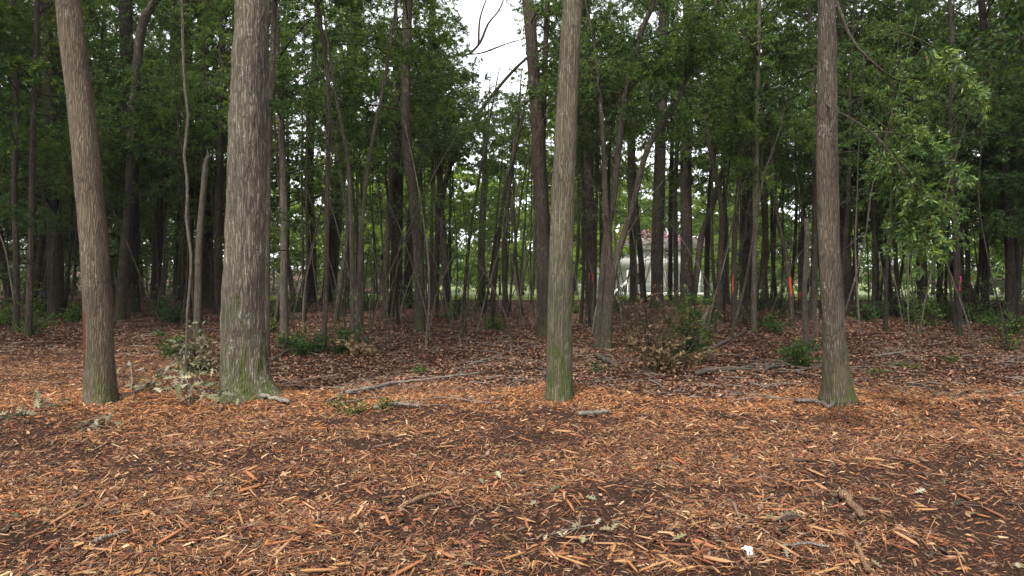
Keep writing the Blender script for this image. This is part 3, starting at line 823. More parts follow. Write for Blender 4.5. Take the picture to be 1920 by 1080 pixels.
# bough with light put into its greens, hanging from the brown trunk over open litter
loc = np.array(h4.location); D0 = h4.location[1]
bp = [(1546, 190), (1562, 205), (1590, 218), (1612, 232), (1640, 250), (1672, 290), (1700, 335), (1738, 378)]
bd = [D0 - .15, D0 - .5, D0 - .8, D0 - .9, D0 - 1.0, D0 - 1.1, D0 - 1.2, D0 - 1.2]
limb(h4, bp, [6, 5, 4.5, 4, 3.5, 3, 2.5, 1.5], bd, 'bark_mid')
for k, (px, py, a, el, s) in enumerate([(1612, 232, 20, -30, .55), (1640, 248, -40, -10, .5), (1655, 265, 30, -45, .6), (1672, 290, -20, -50, .6), (1690, 320, 15, -35, .55),
                                        (1640, 180, 40, -35, .5), (1700, 335, 0, -40, .45), (1730, 372, 10, -30, .35),
                                        (1680, 60, -10, -20, .6), (1625, 110, 20, -30, .5)]):
    b = link('branch', NEAR[k % 4], h4); b.location = at(px, py, D0 - .9) - loc; b.rotation_euler = (.3 * (-1) ** k, R(-el), R(a)); b.scale = (s,) * 3
limb(h4, [(1548, -60), (1590, 60), (1630, 110), (1680, 150), (1730, 150)], [7, 6, 5, 4, 2], [D0, D0 - .5, D0 - .9, D0 - .9, D0 - .9], 'bark_mid')
limb(h4, [(1572, 470), (1590, 462), (1619, 436)], [3, 2.5, 2], [D0 - .05, D0 - .3, D0 - .4], 'bark_pale')

# ---- look-alike trees in the deep wood, before the lawn and beyond it
TRUNK = []
for i in range(6):
    r = np.random.default_rng(300 + i)
    zz = np.array([-.15, 0, 2.5, 5, 8, 11, 14])
    P = np.stack([np.cumsum(r.normal(0, .12, 7)), np.cumsum(r.normal(0, .12, 7)), zz], -1); P[:2, :2] = 0
    T = make_trunk(None, P, np.array([.14, .13, .115, .10, .08, .05, .015]), ('bark_dark', 'bark_dark', 'bark_mid')[i % 3], 9, .6, flare=.3, seed=20 + i)
    TRUNK.append((T.o.data, T.path)); bpy.data.objects.remove(T.o)

def far_tree(x, y, s, cz, cs, label, group, name='slender_tree', crowns=None, tw=1.0, double=True):
    r = rng
    root = empty(name, (x, y, gz1(x, y)), r.uniform(0, 6.28))
    me, path = TRUNK[r.integers(len(TRUNK))]
    t = link('trunk', me, root); t.scale = (tw, tw, s)
    crowns = crowns or CROWN
    for k in range(2 if double else 1):
        c = link('crown', crowns[r.integers(len(crowns))], root)
        z = cz + (5.0 * s * k)
        c.location = (np.interp(z / s, path[:, 2], path[:, 0]) * tw, np.interp(z / s, path[:, 2], path[:, 1]) * tw, z)
        c.scale = (cs, cs, cs * r.uniform(.8, 1.05)); c.rotation_euler = (0, 0, r.uniform(0, 6.28))
    tag(root, label, 'tree', group)
    SPOTS.append((x, y))
    return root

def free(x, y, m=.9):
    return all((x - a) ** 2 + (y - b) ** 2 > m * m for a, b in SPOTS)

def scatter(n, pxr, dr, fn, m=1.0, tries=60):
    got = 0
    for _ in range(n * tries):
        if got >= n: break
        px = rng.uniform(*pxr); d = math.sqrt(rng.uniform(dr[0] ** 2, dr[1] ** 2))
        x = (px - 960) / F * d
        if not free(x, d, m): continue
        fn(x, d); got += 1

LAND = [(150, 'beyond the wide dark trunk'), (330, 'behind the rust-streaked leaning oak'), (520, 'behind the thickest oak'), (700, 'around the thin brown saplings'), (850, 'behind the bent grey-brown trunk'),
        (1000, 'near the low leaning sapling'), (1160, 'behind the straight grey mossy trunk'), (1340, 'near the white house'), (1520, 'near the orange-striped stems'),
        (1700, 'behind the brown swollen-footed trunk'), (9999, 'around the pink ribbon')]
def near(x, y):
    px = 960 + F * x / y
    return next(t_ for lim_, t_ in LAND if px < lim_)
def deep(x, y):
    far_tree(x, y, rng.uniform(.95, 1.3), rng.uniform(.9, 3.8), rng.uniform(.85, 1.2), 'dark slender tree deep in the shaded wood ' + near(x, y), 'trees deep in the shaded wood', tw=rng.uniform(.7, 1.5))
scatter(24, (-250, 560), (25, 38), deep, 1.5)
scatter(56, (-200, 500), (40, 85), deep, 1.9)
scatter(16, (-1100, -60), (11, 30), deep, 2.2)  # out of view on the left, added to block side light
def mid(x, y):
    far_tree(x, y, rng.uniform(.8, 1.0), rng.uniform(5.0, 6.2), rng.uniform(.5, .75), 'slim dark tree before the sunlit lawn ' + near(x, y), 'slim trees before the lawn', tw=rng.uniform(.4, .75), double=False)
scatter(5, (640, 880), (27, 35), mid, .8)
def pole(x, y):
    me, path = TRUNK[rng.integers(len(TRUNK))]
    root = empty('pole_sapling', (x, y, gz1(x, y)), rng.uniform(0, 6.28))
    sz = rng.uniform(.5, .85); tw = rng.uniform(.22, .5)
    t = link('trunk', me, root); t.scale = (tw * rng.uniform(.8, 1.2), tw, sz); t.rotation_euler = (rng.normal(0, .05), rng.normal(0, .05), 0)
    T = Trunk(); T.path = path * np.array([tw, tw, sz])
    add_branches(root, T, rng.uniform(5.2, 6.2), 13 * sz, 5, .65)
    tag(root, 'straight pole-thin sapling with small high crown ' + near(x, y), 'sapling', 'pole saplings in the wood')
    SPOTS.append((x, y))
scatter(26, (560, 1000), (19, 34), pole, .6)
scatter(12, (1085, 1150), (20, 34), pole, .6)
scatter(32, (1330, 1900), (18, 34), pole, .6)
scatter(14, (0, 520), (18, 32), pole, .6)
scatter(4, (1000, 1110), (27, 35), mid, .8)
scatter(8, (1340, 1480), (26, 35), mid, .8)
def right(x, y):
    far_tree(x, y, rng.uniform(.8, 1.1), rng.uniform(2.4, 4.2), rng.uniform(.7, 1.0), 'dark leafy low-crowned tree ' + near(x, y), 'trees in the shady wood by the ribbon', tw=rng.uniform(.5, 1.0))
scatter(30, (1480, 2150), (23, 36), right, 1.1)
scatter(10, (2000, 2900), (10, 24), right, 2.0)  # out of view on the right, added to block side light
def whip(x, y):
    root = empty('whip_sapling', (x, y, gz1(x, y)), rng.uniform(0, 6.28))
    P = [(0, 0, -.1), (0, 0, 0)]; d = np.array([rng.normal(0, .24), rng.normal(0, .12), 1.0]); H = rng.uniform(3.5, 8.5); bend = rng.normal(0, .07, 2)
    for k in range(6):
        d[:2] += bend + rng.normal(0, .06, 2); d /= np.linalg.norm(d); P.append(tuple(np.array(P[-1]) + d * H / 6))
    r0 = rng.uniform(.013, .034); wbk = str(rng.choice(['bark_mid', 'bark_pale', 'bark_vine']))
    T = make_trunk(root, np.array(P), np.linspace(r0, .006, 8), wbk, 6, .35, seed=int(rng.integers(999)))
    add_branches(root, T, H * .6, P[-1][2] * .97, int(rng.integers(2, 5)), .4, SPARSE)
    tag(root, {'bark_mid': 'brown', 'bark_pale': 'grey', 'bark_vine': 'pale'}[wbk] + ' whip-thin bending sapling ' + near(x, y), 'sapling', 'whip saplings between the trunks')
    SPOTS.append((x, y))
scatter(48, (520, 1010), (14, 30), whip, .5)
scatter(8, (1085, 1200), (17, 26), whip, .5)
scatter(38, (1320, 1900), (14, 30), whip, .5)
scatter(8, (0, 420), (17, 28), whip, .6)
def edge(x, y):
    far_tree(x, y, rng.uniform(.6, 1.0), rng.uniform(.1, 1.2), rng.uniform(1.0, 1.5), 'sunlit green tree standing beyond the lawn', 'trees beyond the lawn', name='lawn_tree', crowns=CROWN_LIT, tw=rng.uniform(.8, 1.6))
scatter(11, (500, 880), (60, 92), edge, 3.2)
scatter(10, (860, 1120), (84, 110), lambda x, y: far_tree(x, y, rng.uniform(.6, .8), rng.uniform(.3, 1.0), rng.uniform(1.0, 1.4), 'sunlit green tree standing beyond the lawn', 'trees beyond the lawn', name='lawn_tree', crowns=CROWN_LIT, tw=1.4, double=False), 3)
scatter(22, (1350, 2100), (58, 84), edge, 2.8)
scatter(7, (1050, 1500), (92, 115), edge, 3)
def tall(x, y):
    far_tree(x, y, rng.uniform(.95, 1.25), rng.uniform(.8, 3.0), rng.uniform(1.0, 1.3), 'tall tree with light painted into its leaves rising beyond the wire fence', 'tall trees beyond the fence', name='lawn_tree', crowns=CROWN_LIT, tw=rng.uniform(.8, 1.5))
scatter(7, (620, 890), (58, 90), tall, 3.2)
scatter(6, (860, 1015), (56, 80), lambda x, y: far_tree(x, y, rng.uniform(.95, 1.1), rng.uniform(.5, 1.8), rng.uniform(.85, 1.05), 'tall tree with light painted into its leaves rising beyond the wire fence', 'tall trees beyond the fence', name='lawn_tree', crowns=CROWN_LIT, tw=1.2), 2.5)
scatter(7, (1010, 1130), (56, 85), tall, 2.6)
scatter(8, (1120, 1420), (92, 112), lambda x, y: far_tree(x, y, 1.1, 3, 1.2, 'tall tree with light painted into its leaves rising behind the white house', 'tall trees behind the house', name='lawn_tree', crowns=CROWN_LIT, tw=1.2), 3)
scatter(3, (1325, 1370), (46, 60), lambda x, y: far_tree(x, y, rng.uniform(.35, .5), rng.uniform(.8, 1.6), rng.uniform(.35, .5), 'small young tree on the lawn before the white house', 'young trees on the lawn', name='lawn_tree', crowns=CROWN_LIT, tw=.5, double=False), 2)

# the wood goes on beyond as one mass
def far_wood(name, boxes, label):
    vs, cs_ = [], []
    for (x0, x1, y0, y1, h, n) in boxes:
        x = rng.uniform(x0, x1, n); y = rng.uniform(y0, y1, n)
        top = h * (.75 + .25 * fbm(x * .12, y * .12, 71, 3))
        z = top * rng.random(n) ** .8
        keep = fbm(x * .35, z * .35 + y * .2, 75, 2) > -.55
        p = np.stack([x, y, gz(x, y) + z], -1)[keep]
        v, q = leaf_quads(p, rng.normal(size=(len(p), 3)), rng.uniform(.3, .7, len(p)), rng.uniform(.18, .4, len(p)), rng, .6)
        vs.append(v); cs_.append(np.repeat(GREENS[rng.integers(0, 6, len(p))] * rng.uniform(.7, 1.3, (len(p), 1)), 4, 0))
    V = np.vstack(vs)
    tag(mk(name, V, np.arange(len(V)).reshape(-1, 4), M['leaf'], cols=np.vstack(cs_)), label, 'woodland', kind='stuff')
far_wood('far_woodland', [(-120, -34, 82, 105, 19, 40000), (-110, -30, 78, 84, 6, 12000), (-34, -12, 104, 122, 10, 8000), (-14, 14, 112, 128, 9, 9000), (14, 130, 98, 122, 9, 22000), (48, 100, 62, 85, 11, 16000)], 'far-off green woodland closing the view beyond the trees')

far_wood('light_block_wood', [(-80, 80, -50, -34, 20, 30000), (-60, -30, -34, 6, 20, 14000), (32, 60, -34, 6, 20, 14000)], 'unseen woodland added around the camera to block low sky light')  # never in view; added to cut low sky light and darken the wood

# ------------------------------------------------------------------ house, fence and garden beyond
hx0, hx1, hy, hz = 10.2, 23.9, 80.0, -1.5
hz = gz1(17, 80)
hr = empty('white_house', (17, hy, hz))
def hp(px, py=None): return (px - 960) / F * 78
def hbox(name, x0, x1, y0, y1, z0, z1, m, parent=hr, rel=True):
    b = MB(); b.box(((x0 + x1) / 2 - (17 if rel else 0), (y0 + y1) / 2 - (hy if rel else 0), (z0 + z1) / 2), (x1 - x0, y1 - y0, z1 - z0))
    return b.build(name, M[m], parent)
hbox('wall', hx0, hx1, 80.0, 87, 0, 5.2, 'white_paint')
hbox('upper_wall', hx0 - .2, hx1 + .2, 77.6, 79.99, 3.05, 5.2, 'white_paint')
hbox('porch_floor', hx0 - .2, hx1 + .2, 77.5, 79.99, 0, .35, 'white_paint')
for i in range(6):
    x = hx0 + .1 + i * (hx1 - hx0 - .2) / 5
    hbox('column', x - .12, x + .12, 77.7, 77.94, .352, 3.048, 'white_paint')
for i in (0, 4):
    x = hx0 + 1.4 + i * 2.72
    wn = hbox('window', x - .55, x + .55, 77.54, 77.598, 3.5, 4.8, 'white_paint')
    hbox('pane', x - .45, x + .45, 77.525, 77.538, 3.6, 4.7, 'window_glass', wn)
for i in (0, 1, 3, 4):
    x = hx0 + 1.4 + i * 2.72
    wn = hbox('window', x - .5, x + .5, 79.93, 79.998, 1.1, 2.7, 'white_paint')
    hbox('pane', x - .4, x + .4, 79.915, 79.928, 1.2, 2.6, 'window_glass', wn)
dr = hbox('door', 16.55, 17.5, 79.92, 79.997, .36, 2.5, 'red_paint')
hbox('handle', 17.38, 17.43, 79.86, 79.918, 1.35, 1.5, 'fence_metal', dr)
b = MB()
x0, x1 = hx0 - .7 - 17, hx1 + .7 - 17
v = [(x0, -2.9, 5.15), (x1, -2.9, 5.15), (x1, 7.5, 5.15), (x0, 7.5, 5.15), (x0, 2.3, 6.7), (x1, 2.3, 6.7)]
b.add(v, [(0, 1, 5, 4), (2, 3, 4, 5), (1, 0, 3, 2)], [(1, 2, 5), (3, 0, 4)])
b.build('roof', M['roof_shingle'], hr)
tag(hr, 'white house with columned porch glimpsed between trunks beyond the lawn', 'house')

def bloom_tree(px, d, label):
    x = (px - 960) / F * d
    rt = empty('flowering_tree', (x, d, gz1(x, d)))
    b = MB()
    r = np.random.default_rng(px)
    for k in range(4):
        a = r.uniform(0, 6.28)
        b.tube(smooth_path([(0, 0, -.1), (.15 * math.cos(a), .15 * math.sin(a), 1.2), (.7 * math.cos(a), .7 * math.sin(a), 3.2), (1.2 * math.cos(a), 1.2 * math.sin(a), 6.0)], 8), np.linspace(.07, .02, 8), 6)
    b.build('trunk', M['bark_pale'], rt)
    c = link('crown', CROWN_LIT[px % 4], rt); c.location = (0, 0, 4.0); c.scale = (.42, .42, .2)
    n = 380
    p = r.normal(0, 1, (n, 3)); p /= np.linalg.norm(p, axis=1, keepdims=True)
    p[:, 2] = np.abs(p[:, 2]) - .25
    cl = r.integers(0, 26, n); cen = r.normal(0, 1, (26, 3)); cen /= np.linalg.norm(cen, axis=1, keepdims=True); cen[:, 2] = np.abs(cen[:, 2])
    pos = cen[cl] * (1.55, 1.55, 1.3) + r.normal(0, .16, (n, 3)) + (0, 0, 5.3)
    v, q = leaf_quads(pos, r.normal(size=(n, 3)), .17, .13, r, 0)
    cc = np.array((.50, .20, .26)) * r.uniform(.7, 1.25, (n, 1))
    mk('blossom', v, q, M['leaf_dead'], rt, cols=np.repeat(cc, 4, 0))
    tag(rt, label, 'tree', 'flowering trees before the house')
for px, d in ((1135, 70), (1172, 72), (1206, 69), (1252, 71), (1302, 70)):
    bloom_tree(px, d, 'pink flowering tree in front of the white house')

# white chute on the lawn
sx, sy = (1163 - 960) / F * 62, 62
sr = empty('slide', (sx, sy, gz1(sx, sy)))
b = MB(); pts = smooth_path([(-1.0, 0, .22), (-.5, 0, .35), (.3, 0, 1.1), (.6, 0, 1.35)], 9)
for a, c in zip(pts[:-1], pts[1:]):
    dv = c - a; ang = math.atan2(dv[2], dv[0]); rot = [[math.cos(ang), 0, -math.sin(ang)], [0, 1, 0], [math.sin(ang), 0, math.cos(ang)]]
    b.box((a + c) / 2, (np.linalg.norm(dv) * 1.04, .5, .04), rot=rot)
    for sgn in (-1, 1):
        b.box((a + c) / 2 + np.array([0, sgn * .27, .08]), (np.linalg.norm(dv) * 1.04, .035, .2), rot=rot)
b.build('chute', M['white_paint'], sr)
for sgn in (-1, 1):
    b = MB(); b.box((.62, sgn * .25, .68), (.06, .06, 1.4)); b.build('leg', M['white_paint'], sr)
for k in range(4):
    b = MB(); b.box((.62, 0, .25 + .28 * k), (.05, .44, .04)); b.build('rung', M['white_paint'], sr)
tag(sr, 'small white slide standing on the lawn before the house', 'slide')

# wire fence at the wood's edge
fr = empty('wire_fence', (8, 38.2, gz1(8, 38.2)))
fz = fr.location[2]
fx = np.arange(-14, 34, 2.6)
for x in fx:
    y = 38.2 + .012 * (x - 8)
    b = MB(); b.tube([(x - 8, y - 38.2, gz1(x, y) - fz - .2), (x - 8 + .01, y - 38.2, gz1(x, y) - fz + 1.1)], .03, 7); b.build('post', M['fence_metal'], fr)
for h in (.2, .45, .7, .98):
    b = MB(); b.tube([(x - 8, .012 * (x - 8) - .035, gz1(x, 38.2 + .012 * (x - 8)) - fz + h) for x in fx], .011, 4); b.build('wire', M['fence_metal'], fr)
tag(fr, 'low wire fence of thin posts and strands along the lawn edge', 'fence')

# grass tufts at the lawn edge
n = 16000
gx = rng.uniform(-17, 40, n); gy = 36.0 + rng.exponential(2.2, n)
gp = np.stack([gx, gy, gz(gx, gy) + .03], -1)
gd = rng.normal(0, .35, (n, 3)); gd[:, 2] = 1
v, q = leaf_quads(gp, gd, rng.uniform(.08, .26, n), .02, rng, 0)
tag(mk('grass', v, q, M['leaf'], cols=np.repeat(np.array((.16, .21, .06)) * rng.uniform(.7, 1.4, (n, 1)), 4, 0)),
    'tufts of sunlit grass along the edge of the lawn', 'grass', kind='stuff')

# ------------------------------------------------------------------ shrubs
def shrub(px, py, h, rad, n, label, pool=None, name='shrub', group=None, up=(35, 80), palette=None, cat='shrub', mats=None, seed=None, leafn=None):
    r = np.random.default_rng(int(px * 7 + py))
    x, y, z = base_at(px, py)
    rt = empty(name, (x, y, z))
    st = MB(); lp, ld = [], []
    for k in range(n):
        a = r.uniform(0, 6.28); lean = r.uniform(.1, 1.5) * rad; hh = h * r.uniform(.3, 1.1)
        pts = smooth_path([(0, 0, -.05), (.25 * lean * math.cos(a), .25 * lean * math.sin(a), hh * .4), (lean * math.cos(a), lean * math.sin(a), hh)], 7)
        st.tube(pts, np.linspace(.010, .003, 7) * (1 + h * .3), 4)
        for j in range(7):
            f = r.uniform(.2, 1); p = pts[min(int(f * 6), 6)]
            d = r.normal(0, 1, 3); d[2] = abs(d[2]) * .4; d /= np.linalg.norm(d); ln = r.uniform(.12, .35) * (.5 + .6 * h)
            st.tube([p, p + d * ln], [.003, .0015], 3, cap=False)
            m = leafn or 11
            u = r.uniform(.2, 1.1, m)[:, None]
            lp.append(p + d * ln * u + r.normal(0, .02, (m, 3))); ld.append(d + r.normal(0, .7, (m, 3)))
    st.build('stem', M['bark_dark'], rt)
    lp = np.concatenate(lp); ld = np.concatenate(ld); m = len(lp)
    pal = GREENS if palette is None else palette
    L, W = mats or (.08, .03)
    v, q = leaf_quads(lp, ld, L * r.uniform(.6, 1.3, m), W * r.uniform(.7, 1.3, m), r)
    mk('foliage', v, q, M['leaf' if palette is None else 'leaf_dead'], rt, cols=np.repeat(pal[r.integers(0, len(pal), m)] * r.uniform(.7, 1.3, (m, 1)), 4, 0))
    tag(rt, label, cat, group)
    return rt
BROWNS = np.array([(.13, .078, .04), (.17, .105, .058), (.09, .052, .028), (.22, .15, .085)])
TANS = np.array([(.22, .16, .10), (.17, .11, .065), (.28, .21, .14)])
shrub(1218, 694, 1.55, .3, 9, 'tall dry bush hung with curled brown leaves', palette=BROWNS * .8, mats=(.10, .04), leafn=6)
bpx, bpy_, bpz = base_at(1240, 690)
bpile = empty('brush_pile', (bpx, bpy_, bpz))
TANGLE = [branch_mesh('branch', branch_data(190 + i, nsec=10, nter=3, nl=2, droop=.08, rise=.2, tw=1.1, palette=np.array([(.12, .07, .035), (.2, .13, .07)])), [M['bark_mid'], M['leaf_dead']]) for i in range(3)]
rb_ = np.random.default_rng(12)
for k in range(16):
    b = link('branch', TANGLE[k % 3], bpile); a = rb_.uniform(0, 6.28); s_ = rb_.uniform(.32, .62)
    b.location = (rb_.normal(0, .35), rb_.normal(0, .2), rb_.uniform(.02, .25)); b.rotation_euler = (rb_.uniform(-.6, .6), -R(rb_.uniform(5, 80)), a); b.scale = (s_,) * 3
tag(bpile, 'tangled heap of bare grey twigs between the dry bush and evergreen shrub', 'brush pile')
shrub(1246, 702, .6, .6, 9, 'low heap of dry brown-leaved twigs under the tall dry bush', palette=BROWNS * .8, mats=(.10, .045))
shrub(1286, 684, 1.45, .3, 15, 'glossy evergreen shrub beside the tall dry bush', mats=(.10, .032), leafn=18)
shrub(640, 662, .6, .5, 12, 'rounded dark evergreen shrub at the foot of thin brown sapling')
shrub(575, 665, .45, .55, 10, 'spreading low green shrub near the lichen-flecked thin stem')
shrub(680, 668, .42, .3, 6, 'clump of tan dead leaves beside the two slim stems', palette=TANS, mats=(.11, .045))
shrub(325, 668, .5, .5, 9, 'small dark shrub behind the fallen oak-leaf branches')
shrub(372, 700, .75, .4, 10, 'withered grey-green brush leaning on the thickest oak', palette=np.array([(.12, .11, .065), (.06, .055, .034), (.17, .15, .10)]), mats=(.10, .04))
shrub(925, 620, .5, .4, 8, 'tufted low green shrub at foot of leaning sapling')
shrub(1495, 690, .6, .5, 10, 'dark green low bush beside the peeling forked snag')
shrub(1430, 615, .6, .9, 12, 'mound of dead brown brush before the lawn', palette=BROWNS * .6)
shrub(1890, 660, 1.0, .8, 9, 'bare tangled brush with few leaves by forked dark trunk', leafn=3)
shrub(60, 628, .9, .8, 10, 'dark leafy bush below the leaf-hung stem')
for k, (px, py) in enumerate([(545, 655), (490, 625), (330, 600), (1330, 610), (1650, 600), (1710, 604), (1770, 600), (1860, 612), (15, 605), (150, 598), (420, 590), (1455, 625), (690, 585), (1300, 600), (845, 600)]):
    shrub(px, py, rng.uniform(.4, .8), .5, 8, 'ankle-high green seedling shrub scattered through the shaded leaf litter', group='seedling shrubs in the leaf litter')
for k, (px, py) in enumerate([(20, 612), (75, 596), (140, 606), (300, 592), (330, 606), (450, 586), (520, 600), (560, 586), (640, 590), (690, 578), (770, 580), (860, 592), (905, 584), (1075, 588), (1160, 588),
                              (1340, 592), (1425, 585), (1455, 598), (1550, 590), (1620, 602), (1665, 588), (1705, 598), (1745, 612), (1775, 590), (1825, 606), (1868, 596), (1900, 628)]):
    shrub(px, py, rng.uniform(.7, 1.9), .7, 8, 'knee-to-waist-high leafy bush growing under the shaded trees', group='leafy bushes under the trees', mats=(.10, .042), leafn=11)
# small green sprouts on the open litter
for k, (px, py) in enumerate([(640, 772), (720, 768), (1690, 690), (1780, 680), (665, 778), (790, 700), (1120, 700), (1640, 705), (1060, 630)]):
    shrub(px, py, .14, .12, 3, 'tiny green sprout on the open brown litter', name='sprout', cat='sprout', group='green sprouts', mats=(.05, .025), leafn=4)

# ------------------------------------------------------------------ fallen wood
def ground_path(pts, lift=.0):
    out = []
    for px, py, *h in pts:
        x_, y_, z_ = base_at(px, py); out.append((x_, y_, z_ + lift + (h[0] if h else 0)))
    return np.array(out)
def fallen(name, label, pts, r0, r1, m, cat='branch', twigs=0, seed=0, ends=None):
    P = ground_path(pts, r0 * .7 + .03)
    r = np.random.default_rng(seed)
    o = empty(name, P[0] - np.array([0, 0, r0 * .7 + .03]))
    loc = np.array(o.location)
    path = smooth_path(P - loc, max(8, len(P) * 4))
    path[1:-1] += r.normal(0, r0 * .25, (len(path) - 2, 3))
    rad = np.linspace(r0, r1, len(path)) * (1 + .12 * r.normal(size=len(path)))
    b = MB(); b.tube(path, rad, 9); b.build('stem', M[m], o, smooth=True)
    for k in range(twigs):
        i = r.integers(2, len(path) - 1); a = r.uniform(0, 6.28); ln = r.uniform(.2, .6)
        d = np.array([math.cos(a), math.sin(a), r.uniform(0, .5)])
        b = MB(); b.tube(smooth_path([path[i], path[i] + d * ln * .5 + r.normal(0, .03, 3), path[i] + d * ln * np.array([1, 1, .3])], 6), np.linspace(.008, .002, 6), 5)
        b.build('twig', M['twig'], o, smooth=True)
    if ends:
        b = MB(); e = path[-1]; dd = path[-1] - path[-3]; dd /= np.linalg.norm(dd)
        for k in range(7):
            q = e + r.normal(0, r1 * .45, 3)
            b.tube([q - dd * .04, q + dd * r.uniform(.03, .12) * ends], [r1 * .45, .002], 4)
        b.build('splintered_end', M['split_wood'], o)
    tag(o, label, cat)
    return o
fallen('fallen_branch', 'long pale fallen branch lying on open leaf litter', [(650, 743), (700, 733), (740, 724), (790, 718), (840, 712), (905, 703)], .030, .012, 'stick_pale', twigs=5, seed=1)
fallen('fallen_branch', 'grey fallen branch lying against the foot of thickest oak', [(446, 748), (480, 746), (510, 752), (542, 762)], .032, .022, 'stick_pale', seed=2)
fallen('log_piece', 'short grey cut log among the orange chips', [(1083, 783), (1112, 781), (1140, 780)], .028, .026, 'stick_pale', 'log', seed=3)
fallen('log_piece', 'short dark log lying behind the pale multi-stem tree', [(1118, 672), (1136, 681), (1156, 692)], .05, .04, 'log_bark', 'log', seed=4, ends=.6)
fallen('fallen_branch', 'crooked grey fallen limb below the dry bush', [(1305, 706), (1340, 700), (1390, 697), (1415, 690), (1440, 693)], .042, .028, 'log_bark', twigs=4, seed=5)
fallen('fallen_branch', 'dark fallen limb running beside brown trunk', [(1420, 700), (1470, 690), (1520, 697), (1545, 692)], .028, .016, 'log_bark', twigs=5, seed=6)
fallen('broken_stump', 'snapped pinkish stump with splintered top beyond evergreen shrub', [(1312, 672), (1314, 665, .35), (1318, 655, .55), (1330, 645, .8)], .055, .05, 'log_bark', 'stump', seed=7, ends=1.5)
fallen('fallen_branch', 'dark limb lying from the snapped stump into litter', [(1330, 660), (1370, 640), (1400, 625)], .045, .02, 'log_bark', seed=8)
fallen('stick', 'pale debarked stick with torn end on the mulch', [(757, 955), (785, 946), (812, 936), (832, 934)], .018, .012, 'stick_tan', 'stick', seed=9, ends=.7)
fallen('stick', 'long narrow grey stick lying in the mulch beside big pale sliver', [(178, 1026), (205, 1015), (240, 1006)], .014, .008, 'stick_pale', 'stick', seed=10)
fallen('stick', 'brown stick pointing at the scrap of white paper', [(1604, 1026), (1612, 1045), (1628, 1082)], .012, .015, 'stick_tan', 'stick', seed=11)
fallen('stick', 'thin bleached stick near the bark slab', [(1465, 1036), (1510, 1031), (1555, 1036)], .010, .008, 'stick_pale', 'stick', seed=12)
fallen('fallen_branch', 'broken brown limb at foot of trunk with chip clump', [(1490, 758), (1530, 762), (1556, 764), (1566, 757, .05)], .030, .026, 'log_bark', seed=13)
fallen('fallen_branch', 'mossy pale branch ahead of the long pale fallen branch', [(700, 770), (740, 765), (784, 768)], .022, .014, 'stick_pale', twigs=4, seed=14)
fallen('fallen_branch', 'grey twiggy branch lying amid the open litter', [(880, 688), (930, 672), (960, 660), (985, 655)], .018, .006, 'twig', twigs=7, seed=15)
fallen('fallen_branch', 'dark half-buried branch near the spreading low shrub', [(510, 680), (545, 660), (600, 648)], .03, .02, 'log_bark', twigs=3, seed=16)
fallen('fallen_branch', 'dry forked branch in litter below the pink ribbon', [(1640, 672), (1690, 664), (1745, 660)], .02, .01, 'stick_pale', twigs=6, seed=17)
fallen('bark_slab', 'ragged slab of bark lying on dark mulch', [(1578, 937), (1590, 952), (1606, 968), (1618, 982)], .030, .022, 'stick_tan', 'bark', seed=18)

# individual twigs on the litter
TW = []
for i in range(5):
    r = np.random.default_rng(500 + i)
    b = MB(); p = smooth_path([(0, 0, 0), (.25, r.normal(0, .05), .03), (.5, r.normal(0, .07), .02), (.8, r.normal(0, .1), 0)], 9)
    b.tube(p, np.linspace(.008, .003, 9), 5)
    for k in range(3):
        q = p[2 + 2 * k]; b.tube([q, q + np.array([.15, r.choice([-1, 1]) * .12, .03])], [.004, .002], 4)
    o = b.build('fallen_twig', M['twig']); TW.append(o.data); bpy.data.objects.remove(o)
for k in range(110):
    px = rng.uniform(20, 1900); py = rng.uniform(655, 760)
    if px < 420 or any(abs(px - c) < 45 for c in (189, 462, 1048, 1572)): continue
    x, y, z = base_at(px, py)
    o = link('fallen_twig', TW[k % 5]); o.location = (x, y, z + .012); o.rotation_euler = (rng.uniform(-.15, .15), rng.uniform(-.08, .05), rng.uniform(0, 6.28)); s = rng.uniform(.5, 1.3); o.scale = (s,) * 3
    tag(o, 'thin grey twig lying on the brown leaf litter', 'twig', 'twigs on the leaf litter')

# ------------------------------------------------------------------ wood chips
CHIP = np.array([(.29, .115, .048), (.35, .182, .090), (.205, .078, .036), (.132, .050, .028), (.060, .029, .020), (.155, .094, .062), (.33, .168, .066), (.46, .30, .17), (.30, .074, .028), (.46, .180, .062), (.52, .26, .11)]) * np.array((.87, .91, .92))
def chip_limit(x, y):
    px = 960 + F * x / np.maximum(y, .1)
    lim = np.interp(px, [-400, 300, 430, 560, 900, 1040, 1200, 1600, 1900, 2400], [15.5, 14.5, 10.8, 9.6, 9.3, 9.9, 9.6, 9.9, 9.4, 9.2])
    return lim + 1.2 * vnoise(x * .7, y * .7, seed=9) + .4 * vnoise(x * 3.1, y * 3.1, seed=10)
def bare(x, y):
    """1 where mulch lies thick, towards 0 where dark soil shows"""
    b = fbm(x * .55 + 3, y * 1.25, 21, 3)
    k = np.clip(1.0 - np.clip(b + .02, 0, 1) * 1.45, .26, 1)
    for px, py, rx, ry in ((1650, 900, 1.1, .45), (420, 880, 1.0, .32), (930, 850, .6, .25), (1860, 1000, .7, .35), (460, 957, .14, .10), (1340, 935, .7, .25), (680, 845, .8, .25), (1860, 880, .8, .4), (200, 900, .6, .25), (1100, 925, .5, .2)):
        c = at(px, py, row_d(py)); k = k * (1 - .78 * np.exp(-((x - c[0]) / rx) ** 2 - ((y - c[1]) / ry) ** 2))
    return k
